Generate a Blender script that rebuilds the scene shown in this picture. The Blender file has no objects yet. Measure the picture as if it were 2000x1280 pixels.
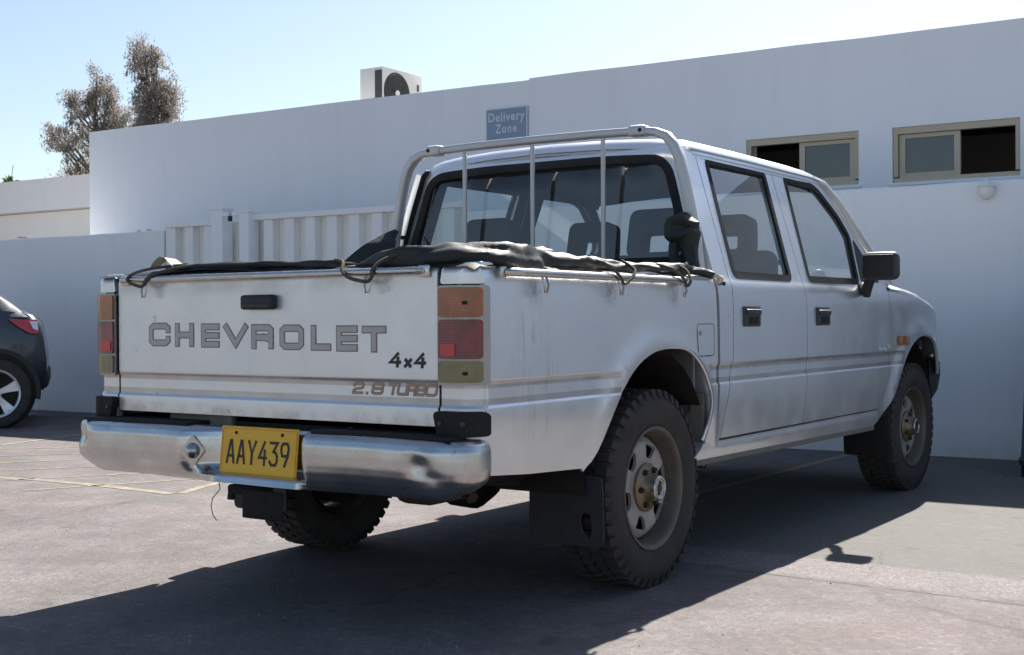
import bpy, bmesh, math, random
from mathutils import Vector, Matrix
R = math.radians
SC = bpy.context.scene
COL = SC.collection
random.seed(7)

# ------------------------------------------------------------------ camera
CAM = dict(loc=(2.9239, -4.0112, 0.9404), yaw=0.5939, pitch=-0.0058, roll=-0.0053, f=2502.2)
cy_, sy_ = math.cos(CAM['yaw']), math.sin(CAM['yaw'])
fw = Vector((-sy_, cy_, 0)); rt = Vector((cy_, sy_, 0)); up = Vector((0, 0, 1))
cp, sp = math.cos(CAM['pitch']), math.sin(CAM['pitch'])
f2 = cp*fw + sp*up; u2 = cp*up - sp*fw
cr, sr = math.cos(CAM['roll']), math.sin(CAM['roll'])
r3 = cr*rt + sr*u2; u3 = cr*u2 - sr*rt
cam = bpy.data.cameras.new('camera'); camo = bpy.data.objects.new('camera', cam); COL.objects.link(camo)
cam.sensor_width = 36; cam.lens = CAM['f']/2000*36; cam.clip_start = .05; cam.clip_end = 2000
M = Matrix(((r3.x, u3.x, -f2.x, CAM['loc'][0]), (r3.y, u3.y, -f2.y, CAM['loc'][1]), (r3.z, u3.z, -f2.z, CAM['loc'][2]), (0, 0, 0, 1)))
camo.matrix_world = M
SC.camera = camo
# ------------------------------------------------------------------ light
SUN = Vector((-.215, 1.0, 1)).normalized()
ELEV = math.asin(SUN.z)
w = bpy.data.worlds.new('World'); SC.world = w; w.use_nodes = True
nt = w.node_tree; nt.nodes.clear()
sky = nt.nodes.new('ShaderNodeTexSky'); sky.sky_type = 'NISHITA'; sky.sun_disc = False
sky.sun_elevation = ELEV; sky.sun_rotation = math.atan2(SUN.x, SUN.y)
sky.air_density = 1.0; sky.dust_density = 1.0; sky.ozone_density = 1.0; sky.altitude = 50
bg = nt.nodes.new('ShaderNodeBackground'); bg.inputs[1].default_value = .063
wo = nt.nodes.new('ShaderNodeOutputWorld')
nt.links.new(sky.outputs[0], bg.inputs[0]); nt.links.new(bg.outputs[0], wo.inputs[0])
sl = bpy.data.lights.new('sun', 'SUN'); sl.energy = 4.8; sl.angle = R(.53); sl.color = (1, .96, .90)
so = bpy.data.objects.new('sun', sl); COL.objects.link(so)
so.rotation_euler = (-SUN).to_track_quat('-Z', 'Y').to_euler(); so.location = (-10, 20, 25)
SC.view_settings.view_transform = 'Standard'; SC.view_settings.look = 'None'
SC.view_settings.exposure = 1.22; SC.view_settings.gamma = 1
SC.view_settings.use_curve_mapping = False
SC.cycles.max_bounces = 10; SC.cycles.transparent_max_bounces = 16; SC.cycles.glossy_bounces = 5; SC.cycles.diffuse_bounces = 5

# ------------------------------------------------------------------ materials
MATS = {}
class NT:
    def __init__(s, name):
        s.m = bpy.data.materials.new(name); s.m.use_nodes = True
        s.t = s.m.node_tree; s.t.nodes.clear()
        s.out = s.n('OutputMaterial'); MATS[name] = s.m
        s.tc = None
    def n(s, typ, **kw):
        x = s.t.nodes.new('ShaderNode'+typ)
        for k, v in kw.items(): setattr(x, k, v)
        return x
    def l(s, a, b): s.t.links.new(a, b)
    def co(s):
        if not s.tc: s.tc = s.n('TexCoord')
        return s.tc.outputs['Object']
    def set(s, sock, v):
        if hasattr(v, 'is_output') or isinstance(v, bpy.types.NodeSocket): s.l(v, sock)
        else: sock.default_value = v
    def noise(s, scale, detail=4, rough=.55, vec=None, stretch=None, dist=0):
        x = s.n('TexNoise'); x.inputs['Scale'].default_value = scale; x.inputs['Detail'].default_value = detail
        x.inputs['Roughness'].default_value = rough; x.inputs['Distortion'].default_value = dist
        v = vec or s.co()
        if stretch:
            mp = s.n('Mapping'); mp.inputs['Scale'].default_value = stretch; s.l(v, mp.inputs[0]); v = mp.outputs[0]
        s.l(v, x.inputs['Vector']); return x.outputs['Fac']
    def ramp(s, fac, stops):
        x = s.n('ValToRGB'); e = x.color_ramp.elements
        while len(e) < len(stops): e.new(.5)
        for i, (p, c) in enumerate(stops):
            e[i].position = p; e[i].color = (c, c, c, 1) if isinstance(c, (int, float)) else (*c, 1)
        s.l(fac, x.inputs[0]); return x.outputs[0]
    def mix(s, fac, a, b, mode='MIX'):
        x = s.n('Mix', data_type='RGBA', blend_type=mode); x.clamp_factor = True
        s.set(x.inputs[0], fac)
        for sock, v in ((x.inputs[6], a), (x.inputs[7], b)):
            if isinstance(v, tuple): v = (*v, 1) if len(v) == 3 else v
            s.set(sock, v)
        return x.outputs[2]
    def math(s, op, a, b=0, c=0, clamp=False):
        x = s.n('Math', operation=op, use_clamp=clamp)
        s.set(x.inputs[0], a); s.set(x.inputs[1], b); s.set(x.inputs[2], c); return x.outputs[0]
    def xyz(s, vec=None):
        x = s.n('SeparateXYZ'); s.l(vec or s.co(), x.inputs[0]); return x.outputs
    def bump(s, h, strength=.3, dist=.01):
        x = s.n('Bump'); x.inputs['Strength'].default_value = strength; x.inputs['Distance'].default_value = dist
        s.l(h, x.inputs['Height']); return x.outputs[0]
    def band(s, v, a, b, soft=.002):
        p = s.n('MapRange', interpolation_type='SMOOTHSTEP'); q = s.n('MapRange', interpolation_type='SMOOTHSTEP')
        s.l(v, p.inputs[0]); p.inputs[1].default_value = a-soft; p.inputs[2].default_value = a+soft
        s.l(v, q.inputs[0]); q.inputs[1].default_value = b-soft; q.inputs[2].default_value = b+soft
        return s.math('SUBTRACT', p.outputs[0], q.outputs[0], clamp=True)
    def pbr(s, col, rough=.5, metal=0, spec=.5, normal=None, coat=0, coatr=.1, **kw):
        b = s.n('BsdfPrincipled')
        if isinstance(col, tuple): col = (*col, 1)
        s.set(b.inputs['Base Color'], col); s.set(b.inputs['Roughness'], rough); s.set(b.inputs['Metallic'], metal)
        s.set(b.inputs['Specular IOR Level'], spec); s.set(b.inputs['Coat Weight'], coat); b.inputs['Coat Roughness'].default_value = coatr
        for k, v in kw.items(): s.set(b.inputs[k], v)
        if normal is not None: s.l(normal, b.inputs['Normal'])
        s.l(b.outputs[0], s.out.inputs[0]); return b

def simple(name, col, rough=.5, metal=0, var=.12, scale=6, bump=0, bscale=60, spec=.5, coat=0, **kw):
    t = NT(name)
    f = t.noise(scale, 5, .6)
    c = t.mix(f, tuple(max(0, x*(1-var)) for x in col), tuple(min(1, x*(1+var)) for x in col))
    nrm = t.bump(t.noise(bscale, 3), bump, .01) if bump else None
    rf = t.ramp(t.noise(scale*2.3, 4), [(.3, max(0, rough-.07)), (.7, min(1, rough+.08))])
    t.pbr(c, rf, metal, spec, nrm, coat, **kw); return t.m

def mk_paint(name, side=False, tail=False):
    t = NT(name)
    x, y, z = t.xyz()
    base = (.76, .78, .81)
    d1 = t.ramp(t.noise(3.5, 6, .65), [(.38, 0.), (.72, 1.)])
    c = t.mix(t.math('MULTIPLY', d1, .30), base, (.66, .635, .61))
    fine = t.ramp(t.noise(45, 4, .7), [(.5, 0.), (.75, 1.)])
    c = t.mix(t.math('MULTIPLY', fine, .12), c, (.52, .50, .48))
    # road dust thrown up on the lower sheet metal
    mr = t.n('MapRange'); t.l(z, mr.inputs[0]); mr.inputs[1].default_value = .78; mr.inputs[2].default_value = .42
    dust = t.math('MULTIPLY', mr.outputs[0], t.ramp(t.noise(5, 5, .6), [(.25, .25), (.7, .9)]))
    c = t.mix(t.math('MULTIPLY', dust, .55), c, (.60, .54, .51))
    st = t.math('ADD', t.band(z, .746, .768), t.band(z, .697, .716), clamp=True)  # twin stripes; upper band also paints shade of the swage's down-facing edge
    fade = t.ramp(t.noise(9, 4, .6), [(.3, .55), (.7, .95)])
    if side or tail:
        if side:
            st = t.math('MULTIPLY', st, t.math('GREATER_THAN', z, .6))
            lim = t.math('SUBTRACT', 1, t.band(y, -.27, .43, .01), clamp=True)
            st = t.math('MULTIPLY', st, t.math('MULTIPLY', lim, t.math('LESS_THAN', y, 2.78)))
        c = t.mix(t.math('MULTIPLY', st, t.math('MULTIPLY', fade, .8)), c, (.36, .31, .285))
    rough = .33
    if side:
        # grimy vertical streaks behind the wheel, rust weeping below the rail hooks
        sk = t.ramp(t.noise(1, 5, .75, stretch=(1, 45, 2.2)), [(.50, 0.), (.66, 1.)])
        msk = t.math('MULTIPLY', t.math('MULTIPLY', t.band(y, -.90, -.70, .07), t.band(z, .62, .95, .10)), t.ramp(t.noise(7, 4, .65), [(.42, .1), (.6, 1.)]))
        c = t.mix(t.math('MULTIPLY', t.math('MULTIPLY', sk, msk), .85), c, (.20, .185, .18))
        rust = None
        for yy in (-.79, -.33, .13):
            m1 = t.math('MULTIPLY', t.band(y, yy-.035, yy+.03, .03), t.band(z, 1.0, 1.072, .035))
            rust = m1 if rust is None else t.math('ADD', rust, m1, clamp=True)
        rust = t.math('MULTIPLY', rust, t.ramp(t.noise(40, 4, .7), [(.35, .15), (.65, 1.)]))
        c = t.mix(t.math('MULTIPLY', rust, .75), c, (.16, .11, .085))
    if tail:
        g = t.math('MULTIPLY', t.band(z, 1.035, 1.075, .02), t.ramp(t.noise(6, 4, .6, stretch=(1, 1, 1)), [(.42, 0.), (.62, 1.)]))
        c = t.mix(t.math('MULTIPLY', g, .3), c, (.27, .22, .19))
        sp_ = t.ramp(t.noise(28, 3, .6), [(.69, 0.), (.74, 1.)])
        c = t.mix(t.math('MULTIPLY', sp_, .35), c, (.2, .18, .17))
        g2 = t.math('MULTIPLY', t.band(z, .62, .665, .015), t.ramp(t.noise(14, 4, .6), [(.45, 0.), (.65, 1.)]))
        c = t.mix(t.math('MULTIPLY', g2, .4), c, (.3, .25, .21))
    rr = t.ramp(t.noise(7, 4), [(.3, rough-.06), (.7, rough+.1)])
    nrm = t.bump(t.math('ADD', t.noise(1.6, 2, .4), t.math('MULTIPLY', t.noise(6, 2, .5), .12)), .12, .05)
    t.pbr(c, rr, .62, .5, nrm, .55, .10)
    return t.m
mk_paint('paint'); mk_paint('paint_side', side=True); mk_paint('paint_tail', tail=True)

def mk_chrome():
    t = NT('bumper_chrome')
    g = t.ramp(t.noise(7, 6, .7), [(.42, 0.), (.75, 1.)])
    c = t.mix(t.math('MULTIPLY', g, .5), (.60, .60, .60), (.36, .335, .31))
    sp_ = t.ramp(t.noise(60, 3, .6), [(.62, 0.), (.72, 1.)])
    c = t.mix(t.math('MULTIPLY', sp_, .4), c, (.22, .17, .13))
    r = t.ramp(t.noise(5, 5), [(.3, .20), (.72, .40)])
    t.pbr(c, r, 1, .5, t.bump(t.noise(5, 2, .4), .12, .03))
mk_chrome()
simple('chrome', (.50, .50, .49), .28, 1, .15)
simple('aged_chrome', (.55, .53, .50), .28, 1, .25, 14)
simple('brushed_alloy', (.60, .59, .575), .45, .35, .10, 12)
simple('wheel_silver', (.36, .335, .305), .5, .3, .28, 16)
simple('rim_lip', (.125, .108, .088), .55, .3, .5, 14)
simple('hub_brass', (.24, .18, .115), .45, .6, .45, 20)
simple('tyre_rubber', (.055, .050, .048), .88, 0, .45, 9, .25, 70, spec=.18)
simple('black_plastic', (.028, .029, .031), .55, 0, .25, 14, .12, 160, spec=.35)
simple('black_rubber', (.018, .018, .019), .72, 0, .25, 12, spec=.25)
simple('flap_rubber', (.030, .030, .034), .7, 0, .3, 9, .15, 60, spec=.3)
simple('grey_plastic', (.045, .052, .053), .5, 0, .2, 14, .1, 160, spec=.4)
simple('underbody', (.028, .025, .023), .85, 0, .4, 9, .3, 40, spec=.15)
simple('rusty_steel', (.055, .04, .032), .8, .2, .4, 14, .3, 50, spec=.2)
simple('frame_dust', (.17, .155, .135), .85, 0, .35, 18, .2, 50, spec=.2)
simple('interior', (.028, .029, .031), .85, 0, .25, 9, .2, 90, spec=.15)
simple('seat_fabric', (.045, .042, .042), .95, 0, .2, 30, .3, 200, spec=.1)
simple('headliner', (.06, .06, .058), .95, 0, .1, 9, spec=.1)
simple('decal_fill', (.46, .44, .42), .5, .2, .12, 30)
simple('decal_edge', (.235, .195, .17), .55, 0, .2, 30)
simple('decal_black', (.018, .02, .026), .45, 0, .2, 30)
simple('decal_rust', (.25, .15, .11), .55, 0, .15, 30)
simple('decal_orange', (.44, .285, .21), .55, 0, .15, 30)
simple('plate_yellow', (.86, .46, .018), .42, 0, .08, 22, .12, 90, coat=.2)
simple('plate_edge', (.35, .19, .02), .5, 0, .1, 22)
simple('plate_black', (.02, .02, .022), .5)
def mk_lens(name, col, deep, rib=170):
    t = NT(name)
    x, y, z = t.xyz()
    cell = t.n('TexVoronoi'); cell.inputs['Scale'].default_value = 34; t.l(t.co(), cell.inputs['Vector'])
    f = t.math('ADD', t.math('MULTIPLY', t.ramp(t.noise(16, 3, .5), [(.35, 0.), (.65, 1.)]), .75), t.math('MULTIPLY', cell.outputs['Distance'], .4), clamp=True)
    c = t.mix(f, deep, col)
    ribs = t.math('SINE', t.math('MULTIPLY', x, rib*6.283))
    r2 = t.math('SINE', t.math('MULTIPLY', z, rib*.7*6.283))
    t.pbr(c, .12, 0, .6, t.bump(t.math('ADD', ribs, t.math('MULTIPLY', r2, .5)), .25, .002), 1, .04)
mk_lens('amber_lens', (.36, .085, .02), (.20, .045, .012)); mk_lens('red_lens', (.24, .008, .014), (.035, .002, .007)); mk_lens('yellowed_lens', (.22, .185, .06), (.12, .105, .035))
simple('amber_plain', (.36, .12, .03), .25, 0, .15, 30, coat=.4)
simple('red_bright', (.55, .03, .05), .15, 0, .25, 18, .06, 110, coat=.8)
simple('lamp_frame', (.36, .36, .36), .3, .7, .15, 20)
simple('cord', (.10, .088, .072), .85, 0, .35, 80, .4, 300, spec=.15)
simple('pale_rope', (.62, .55, .42), .85, 0, .2, 90, .4, 300, spec=.15)
simple('beige_aluminium', (.50, .43, .32), .45, .1, .1, 9)
simple('sign_blue', (.24, .31, .43), .45, 0, .08, 6)
simple('sign_white', (.62, .65, .68), .5, 0, .05)
simple('cabinet_white', (.68, .655, .60), .5, 0, .07, 4)
simple('coil_dark', (.05, .055, .06), .6, .2, .3, 60)
simple('fan_dark', (.045, .04, .038), .6, 0, .2)
simple('gate_white', (.87, .87, .865), .5, 0, .06, 5, .06, 60)
simple('gate_bounce_warm', (.88, .85, .79), .5, 0, .06, 5, .06, 60)  # cream tint paints warm ground bounce into the slot backing
simple('lamp_white', (.80, .78, .74), .4, 0, .05)
simple('car_paint_dark', (.055, .058, .066), .32, .5, .08, 6, coat=.8)
simple('car_alloy', (.75, .75, .75), .35, .35, .06)
simple('bin_plastic', (.035, .04, .05), .5, 0, .15, 6, .1, 80)
simple('line_yellow', (.62, .50, .17), .75, 0, .25, 12)
simple('bark', (.13, .10, .08), .95, 0, .35, 12, .5, 30, spec=.1)
simple('stone', (.45, .42, .38), .9, 0, .25, 30, spec=.2)
simple('twig', (.36, .24, .15), .9, 0, .25, 40, spec=.2)
simple('roof_grey', (.5, .48, .45), .9, 0, .15, 3)
simple('headlamp_glass', (.75, .78, .8), .1, .3, .05)

def mk_tarp():
    t = NT('tarp_vinyl')
    c = t.mix(t.noise(7, 5, .6), (.014, .016, .016), (.030, .032, .030))
    wv = t.noise(260, 2, .5)
    dust = t.ramp(t.noise(11, 5, .7), [(.5, 0.), (.8, 1.)])
    c = t.mix(t.math('MULTIPLY', dust, .25), c, (.07, .066, .058))
    n = t.bump(t.math('ADD', t.math('MULTIPLY', t.noise(22, 4, .6, dist=.6), 1.), t.math('MULTIPLY', wv, .05)), .14, .02)
    t.pbr(c, t.ramp(t.noise(9, 4), [(.3, .46), (.7, .62)]), 0, .32, n)
mk_tarp()

def mk_glass(name, tint, refl_col=(1, 1, 1), dirt=.04, refl=1.7):
    t = NT(name)
    tr = t.n('BsdfTransparent'); tr.inputs[0].default_value = (*tint, 1)
    gl = t.n('BsdfGlossy'); gl.inputs[0].default_value = (*refl_col, 1); gl.inputs['Roughness'].default_value = .02
    lw = t.n('LayerWeight'); lw.inputs[0].default_value = .5
    fr5 = t.math('POWER', lw.outputs['Facing'], 5)
    fr_ = t.math('ADD', .045, t.math('MULTIPLY', fr5, .955))
    df = t.n('BsdfDiffuse'); df.inputs[0].default_value = (.5, .5, .48, 1)
    m1 = t.n('MixShader'); m2 = t.n('MixShader')
    f = t.math('MULTIPLY', fr_, refl, clamp=True)
    t.l(f, m1.inputs[0]); t.l(tr.outputs[0], m1.inputs[1]); t.l(gl.outputs[0], m1.inputs[2])
    d = t.math('MULTIPLY', t.ramp(t.noise(5, 5, .6), [(.3, .3), (.75, 1.)]), dirt)
    t.l(d, m2.inputs[0]); t.l(m1.outputs[0], m2.inputs[1]); t.l(df.outputs[0], m2.inputs[2])
    t.l(m2.outputs[0], t.out.inputs[0])
mk_glass('window_glass', (.86, .90, .90), dirt=.05)
mk_glass('rear_glass', (.82, .88, .89), dirt=.035)
mk_glass('dark_glass', (.25, .27, .28), dirt=.10)
mk_glass('clear_lens', (.9, .9, .9), dirt=.03)

def mk_wall(name, col, scale=1.):
    t = NT(name)
    c = t.mix(t.ramp(t.noise(.9*scale, 6, .6), [(.3, 0.), (.7, 1.)]), tuple(v*.965 for v in col), col)
    st = t.ramp(t.noise(1, 5, .6, stretch=(5, 5, .5)), [(.52, 0.), (.75, 1.)])
    c = t.mix(t.math('MULTIPLY', st, .16), c, tuple(v*.75 for v in col))
    dr = t.math('MULTIPLY', t.ramp(t.noise(1, 5, .7, stretch=(9, 9, .35)), [(.54, 0.), (.70, 1.)]), t.ramp(t.noise(.6, 3, .6), [(.42, 0.), (.62, 1.)]))
    c = t.mix(t.math('MULTIPLY', dr, .12), c, (.50, .47, .43))
    sp_ = t.ramp(t.noise(9, 6, .7), [(.62, 0.), (.75, 1.)])
    c = t.mix(t.math('MULTIPLY', sp_, .12), c, (.5, .47, .43))
    x, y, z = t.xyz()
    mr = t.n('MapRange'); t.l(z, mr.inputs[0]); mr.inputs[1].default_value = .22; mr.inputs[2].default_value = 0
    c = t.mix(t.math('MULTIPLY', t.math('MULTIPLY', mr.outputs[0], t.noise(12, 5, .7)), .6), c, (.42, .36, .31))
    h = t.math('ADD', t.noise(2.2, 3, .5), t.math('MULTIPLY', t.noise(70, 4, .6), .06))
    t.pbr(c, .9, 0, .2, t.bump(h, .25, .03))
mk_wall('wall_white', (.88, .885, .90)); mk_wall('wall_far', (.80, .775, .745))

def mk_ground():
    t = NT('asphalt')
    x, y, z = t.xyz()
    # worn aggregate, pinkish dust, greener smooth patch beyond the joint
    warp = t.math('MULTIPLY', t.math('SUBTRACT', t.noise(3.2, 4, .6), .5), .14)
    yw = t.math('ADD', y, warp)
    big = t.ramp(t.noise(.55, 6, .62), [(.32, 0.), (.68, 1.)])
    c = t.mix(big, (.172, .154, .150), (.235, .218, .206))
    pink = t.ramp(t.noise(.8, 5, .6, stretch=(1, 1.6, 1)), [(.45, 0.), (.66, 1.)])
    c = t.mix(t.math('MULTIPLY', pink, .6), c, (.258, .194, .188))
    smooth = t.n('MapRange', interpolation_type='SMOOTHSTEP'); t.l(yw, smooth.inputs[0]); smooth.inputs[1].default_value = .78; smooth.inputs[2].default_value = .86
    rightside = t.n('MapRange', interpolation_type='SMOOTHSTEP'); t.l(x, rightside.inputs[0]); rightside.inputs[1].default_value = -.6; rightside.inputs[2].default_value = .2
    sm = t.math('MULTIPLY', smooth.outputs[0], rightside.outputs[0])
    c = t.mix(t.math('MULTIPLY', sm, .85), c, (.205, .200, .178))
    # bleached band and blotches of exposed pale aggregate
    rb = t.math('MULTIPLY', t.band(yw, .46, .82, .05), rightside.outputs[0])
    blot = t.ramp(t.noise(2.3, 7, .72), [(.47, 0.), (.62, 1.)])
    agg = t.ramp(t.noise(75, 4, .75), [(.42, 0.), (.66, 1.)])
    pale = t.math('MULTIPLY', t.math('ADD', t.math('MULTIPLY', rb, .9), t.math('MULTIPLY', blot, .75), clamp=True), t.math('SUBTRACT', 1, sm))
    c = t.mix(t.math('MULTIPLY', pale, t.math('ADD', t.math('MULTIPLY', agg, .8), .15)), c, (.43, .385, .38))
    sandb = t.ramp(t.noise(5, 6, .7), [(.5, 0.), (.7, 1.)])
    c = t.mix(t.math('MULTIPLY', sandb, .4), c, (.29, .25, .215))
    vr = t.n('TexVoronoi'); vr.inputs['Scale'].default_value = 130; t.l(t.co(), vr.inputs['Vector'])
    dark = t.ramp(vr.outputs['Distance'], [(.0, 1.), (.45, 0.)])
    c = t.mix(t.math('MULTIPLY', t.math('MULTIPLY', dark, agg), .4), c, (.44, .41, .39))
    ag = t.n('TexVoronoi'); ag.inputs['Scale'].default_value = 62; t.l(t.co(), ag.inputs['Vector'])
    agc = t.n('SeparateColor'); t.l(ag.outputs['Color'], agc.inputs[0])
    lum = t.ramp(agc.outputs[0], [(.0, .72), (.55, 1.), (.9, 1.12), (1., 1.45)])
    c = t.mix(t.math('SUBTRACT', .55, t.math('MULTIPLY', sm, .35)), c, t.mix(1., c, lum, 'MULTIPLY'))
    sk_ = t.ramp(t.noise(22, 5, .75), [(.34, .80), (.5, 1.), (.68, 1.14)])
    c = t.mix(.6, c, t.mix(1., c, sk_, 'MULTIPLY'))
    vc = t.n('TexVoronoi', feature='DISTANCE_TO_EDGE'); vc.inputs['Scale'].default_value = .55
    wv_ = t.n('TexNoise'); wv_.inputs['Scale'].default_value = 2.2; wv_.inputs['Detail'].default_value = 6; t.l(t.co(), wv_.inputs['Vector'])
    mx = t.n('VectorMath', operation='MULTIPLY_ADD'); t.l(wv_.outputs['Color'], mx.inputs[0]); mx.inputs[1].default_value = (.5, .5, 0); t.l(t.co(), mx.inputs[2]); t.l(mx.outputs[0], vc.inputs['Vector'])
    crk = t.math('MULTIPLY', t.ramp(vc.outputs['Distance'], [(.0, 1.), (.007, 0.)]), t.ramp(t.noise(.9, 3, .6), [(.48, 0.), (.6, 1.)]))
    c = t.mix(t.math('MULTIPLY', crk, .55), c, (.08, .07, .065))
    spots = t.ramp(t.noise(4.2, 3, .5), [(.66, 0.), (.70, 1.)])
    c = t.mix(t.math('MULTIPLY', spots, .35), c, (.07, .065, .065))
    gr = t.ramp(t.noise(160, 3, .7), [(.35, 0.), (.6, 1.)])
    c = t.mix(t.math('MULTIPLY', t.math('SUBTRACT', 1, gr), .42), c, (.10, .09, .09))
    # oil and tyre marks
    oil = t.ramp(t.noise(1.3, 5, .65), [(.58, 0.), (.74, 1.)])
    c = t.mix(t.math('MULTIPLY', oil, .32), c, (.10, .095, .095))
    # crack along the joint
    wob = t.math('MULTIPLY', t.math('SUBTRACT', t.noise(6, 5, .7), .5), .05)
    wob = t.math('ADD', wob, t.math('MULTIPLY', t.math('SUBTRACT', t.noise(1.1, 3, .6), .5), .12))
    yc = t.math('ADD', t.math('ADD', y, t.math('MULTIPLY', x, .055)), wob)
    ck = t.math('MULTIPLY', t.band(yc, .468, .487, .006), rightside.outputs[0])
    ck = t.math('MULTIPLY', ck, t.ramp(t.noise(5, 4, .7), [(.33, .15), (.6, 1.)]))
    c = t.mix(t.math('MULTIPLY', ck, .75), c, (.085, .07, .065))
    c = t.mix(1., c, (.75, .745, .75), 'MULTIPLY')
    h = t.math('ADD', t.math('MULTIPLY', t.noise(150, 4, .7), .5), t.math('ADD', t.math('MULTIPLY', vr.outputs['Distance'], .5), t.math('MULTIPLY', ck, -1.2)))
    t.pbr(c, .88, 0, .25, t.bump(h, .55, .006))
mk_ground()

def mk_leaf(name, a, b):
    t = NT(name)
    oi = t.n('ObjectInfo')
    c = t.mix(t.noise(1.3, 3, .6), a, b)
    c = t.mix(t.math('MULTIPLY', t.noise(9, 2), .5), c, tuple(v*.5 for v in a))
    b_ = t.pbr(c, .7, 0, .2)
    tl = t.n('BsdfTranslucent'); t.l(c, tl.inputs[0])
    ms = t.n('MixShader'); ms.inputs[0].default_value = .58
    t.l(b_.outputs[0], ms.inputs[1]); t.l(tl.outputs[0], ms.inputs[2]); t.l(ms.outputs[0], t.out.inputs[0])
mk_leaf('leaf_brown', (.24, .225, .20), (.36, .31, .28)); mk_leaf('leaf_green', (.05, .085, .02), (.10, .13, .03))

# ------------------------------------------------------------------ mesh helpers
def mesh_obj(name, verts, faces, mat, parent=None, sharp=35, mi=None):
    me = bpy.data.meshes.new(name); me.from_pydata([tuple(v) for v in verts], [], faces)
    me.validate(); me.update()
    mats = mat if isinstance(mat, (list, tuple)) else [mat]
    for m in mats: me.materials.append(MATS[m])
    if mi and len(mi) == len(me.polygons):
        me.polygons.foreach_set('material_index', mi)
    if sharp is not None:
        me.shade_smooth()
        if sharp < 180: me.set_sharp_from_angle(angle=R(sharp))
    o = bpy.data.objects.new(name, me); COL.objects.link(o)
    if parent: o.parent = parent
    return o
def thing(name, label, cat, loc=(0, 0, 0), rz=0, group=None):
    o = bpy.data.objects.new(name, None); COL.objects.link(o); o.location = loc; o.rotation_euler = (0, 0, rz)
    o.empty_display_size = .2
    return tag(o, label, cat, group)
def tag(o, label, cat, group=None):
    o['label'] = label; o['category'] = cat
    if group: o['group'] = group
    return o
def kind(o, k): o['kind'] = k; return o

class MB:
    def __init__(s): s.v = []; s.f = []
    def add(s, v, f, M=None):
        n = len(s.v)
        s.v += [M @ Vector(p) for p in v] if M else [Vector(p) for p in v]
        s.f += [tuple(i+n for i in q) for q in f]; return s
    def box(s, c, d, M=None):
        x, y, z = (k/2 for k in d)
        v = [(c[0]+a*x, c[1]+b*y, c[2]+e*z) for e in (-1, 1) for a, b in ((-1, -1), (1, -1), (1, 1), (-1, 1))]
        return s.add(v, [(3, 2, 1, 0), (4, 5, 6, 7), (0, 1, 5, 4), (1, 2, 6, 5), (2, 3, 7, 6), (3, 0, 4, 7)], M)
    def rbox(s, c, d, r=.01, seg=2, M=None):
        bm = bmesh.new(); bmesh.ops.create_cube(bm, size=1)
        for v in bm.verts: v.co = Vector((v.co.x*d[0], v.co.y*d[1], v.co.z*d[2]))
        bmesh.ops.bevel(bm, geom=bm.edges[:], offset=min(r, min(d)*.49), segments=seg, profile=.5, affect='EDGES')
        for v in bm.verts: v.co += Vector(c)
        bm.verts.index_update()
        s.add([v.co.copy() for v in bm.verts], [tuple(v.index for v in f.verts) for f in bm.faces], M); bm.free(); return s
    def tube(s, path, r, n=8, closed=False, cap=True, flat=None):
        P = [Vector(p) for p in path]; N = len(P); rings = []
        rr = r if isinstance(r, (list, tuple)) else [r]*N
        prev = None
        for i in range(N):
            a = P[(i-1) % N] if (closed or i > 0) else P[i]; b = P[(i+1) % N] if (closed or i < N-1) else P[i]
            t = (b-a).normalized()
            if prev is None:
                q = Vector((0, 0, 1)) if abs(t.z) < .9 else Vector((0, 1, 0))
                u = t.cross(q).normalized()
            else:
                u = (prev - t*prev.dot(t)).normalized()
            prev = u; v = t.cross(u)
            rings.append([P[i] + (u*math.cos(2*math.pi*k/n) + v*math.sin(2*math.pi*k/n))*rr[i] for k in range(n)])
        V = [p for g in rings for p in g]; F = []
        for i in range(N if closed else N-1):
            j = (i+1) % N
            for k in range(n): F.append((i*n+k, i*n+(k+1) % n, j*n+(k+1) % n, j*n+k))
        if cap and not closed: F.append(tuple(range(n))[::-1]); F.append(tuple((N-1)*n+k for k in range(n)))
        return s.add(V, F)
    def lathe(s, prof, n=48, M=None, closed=False):
        # profile (r, h): axis = local X
        V = []; F = []; m = len(prof)
        for i in range(n):
            a = 2*math.pi*i/n
            for r, h in prof: V.append((h, r*math.cos(a), r*math.sin(a)))
        for i in range(n):
            j = (i+1) % n
            for k in range(m if closed else m-1):
                l = (k+1) % m
                F.append((i*m+k, i*m+l, j*m+l, j*m+k))
        return s.add(V, F, M)
    def loft(s, secs, closed=False, cap=False):
        m = len(secs[0]); V = [p for q in secs for p in q]; F = []
        for i in range(len(secs)-1):
            for k in range(m if closed else m-1):
                l = (k+1) % m; F.append((i*m+k, i*m+l, (i+1)*m+l, (i+1)*m+k))
        if cap: F.append(tuple(range(m))[::-1]); F.append(tuple((len(secs)-1)*m+k for k in range(m)))
        return s.add(V, F)
    def build(s, name, mat, parent=None, sharp=35):
        return mesh_obj(name, s.v, s.f, mat, parent, sharp)

def rrect(a0, a1, b0, b1, r, n=4):
    out = []
    for cx, cy, st in ((a1-r, b1-r, 0), (a0+r, b1-r, 90), (a0+r, b0+r, 180), (a1-r, b0+r, 270)):
        for k in range(n+1):
            t = R(st+90*k/n); out.append((cx+r*math.cos(t), cy+r*math.sin(t)))
    return out

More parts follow.
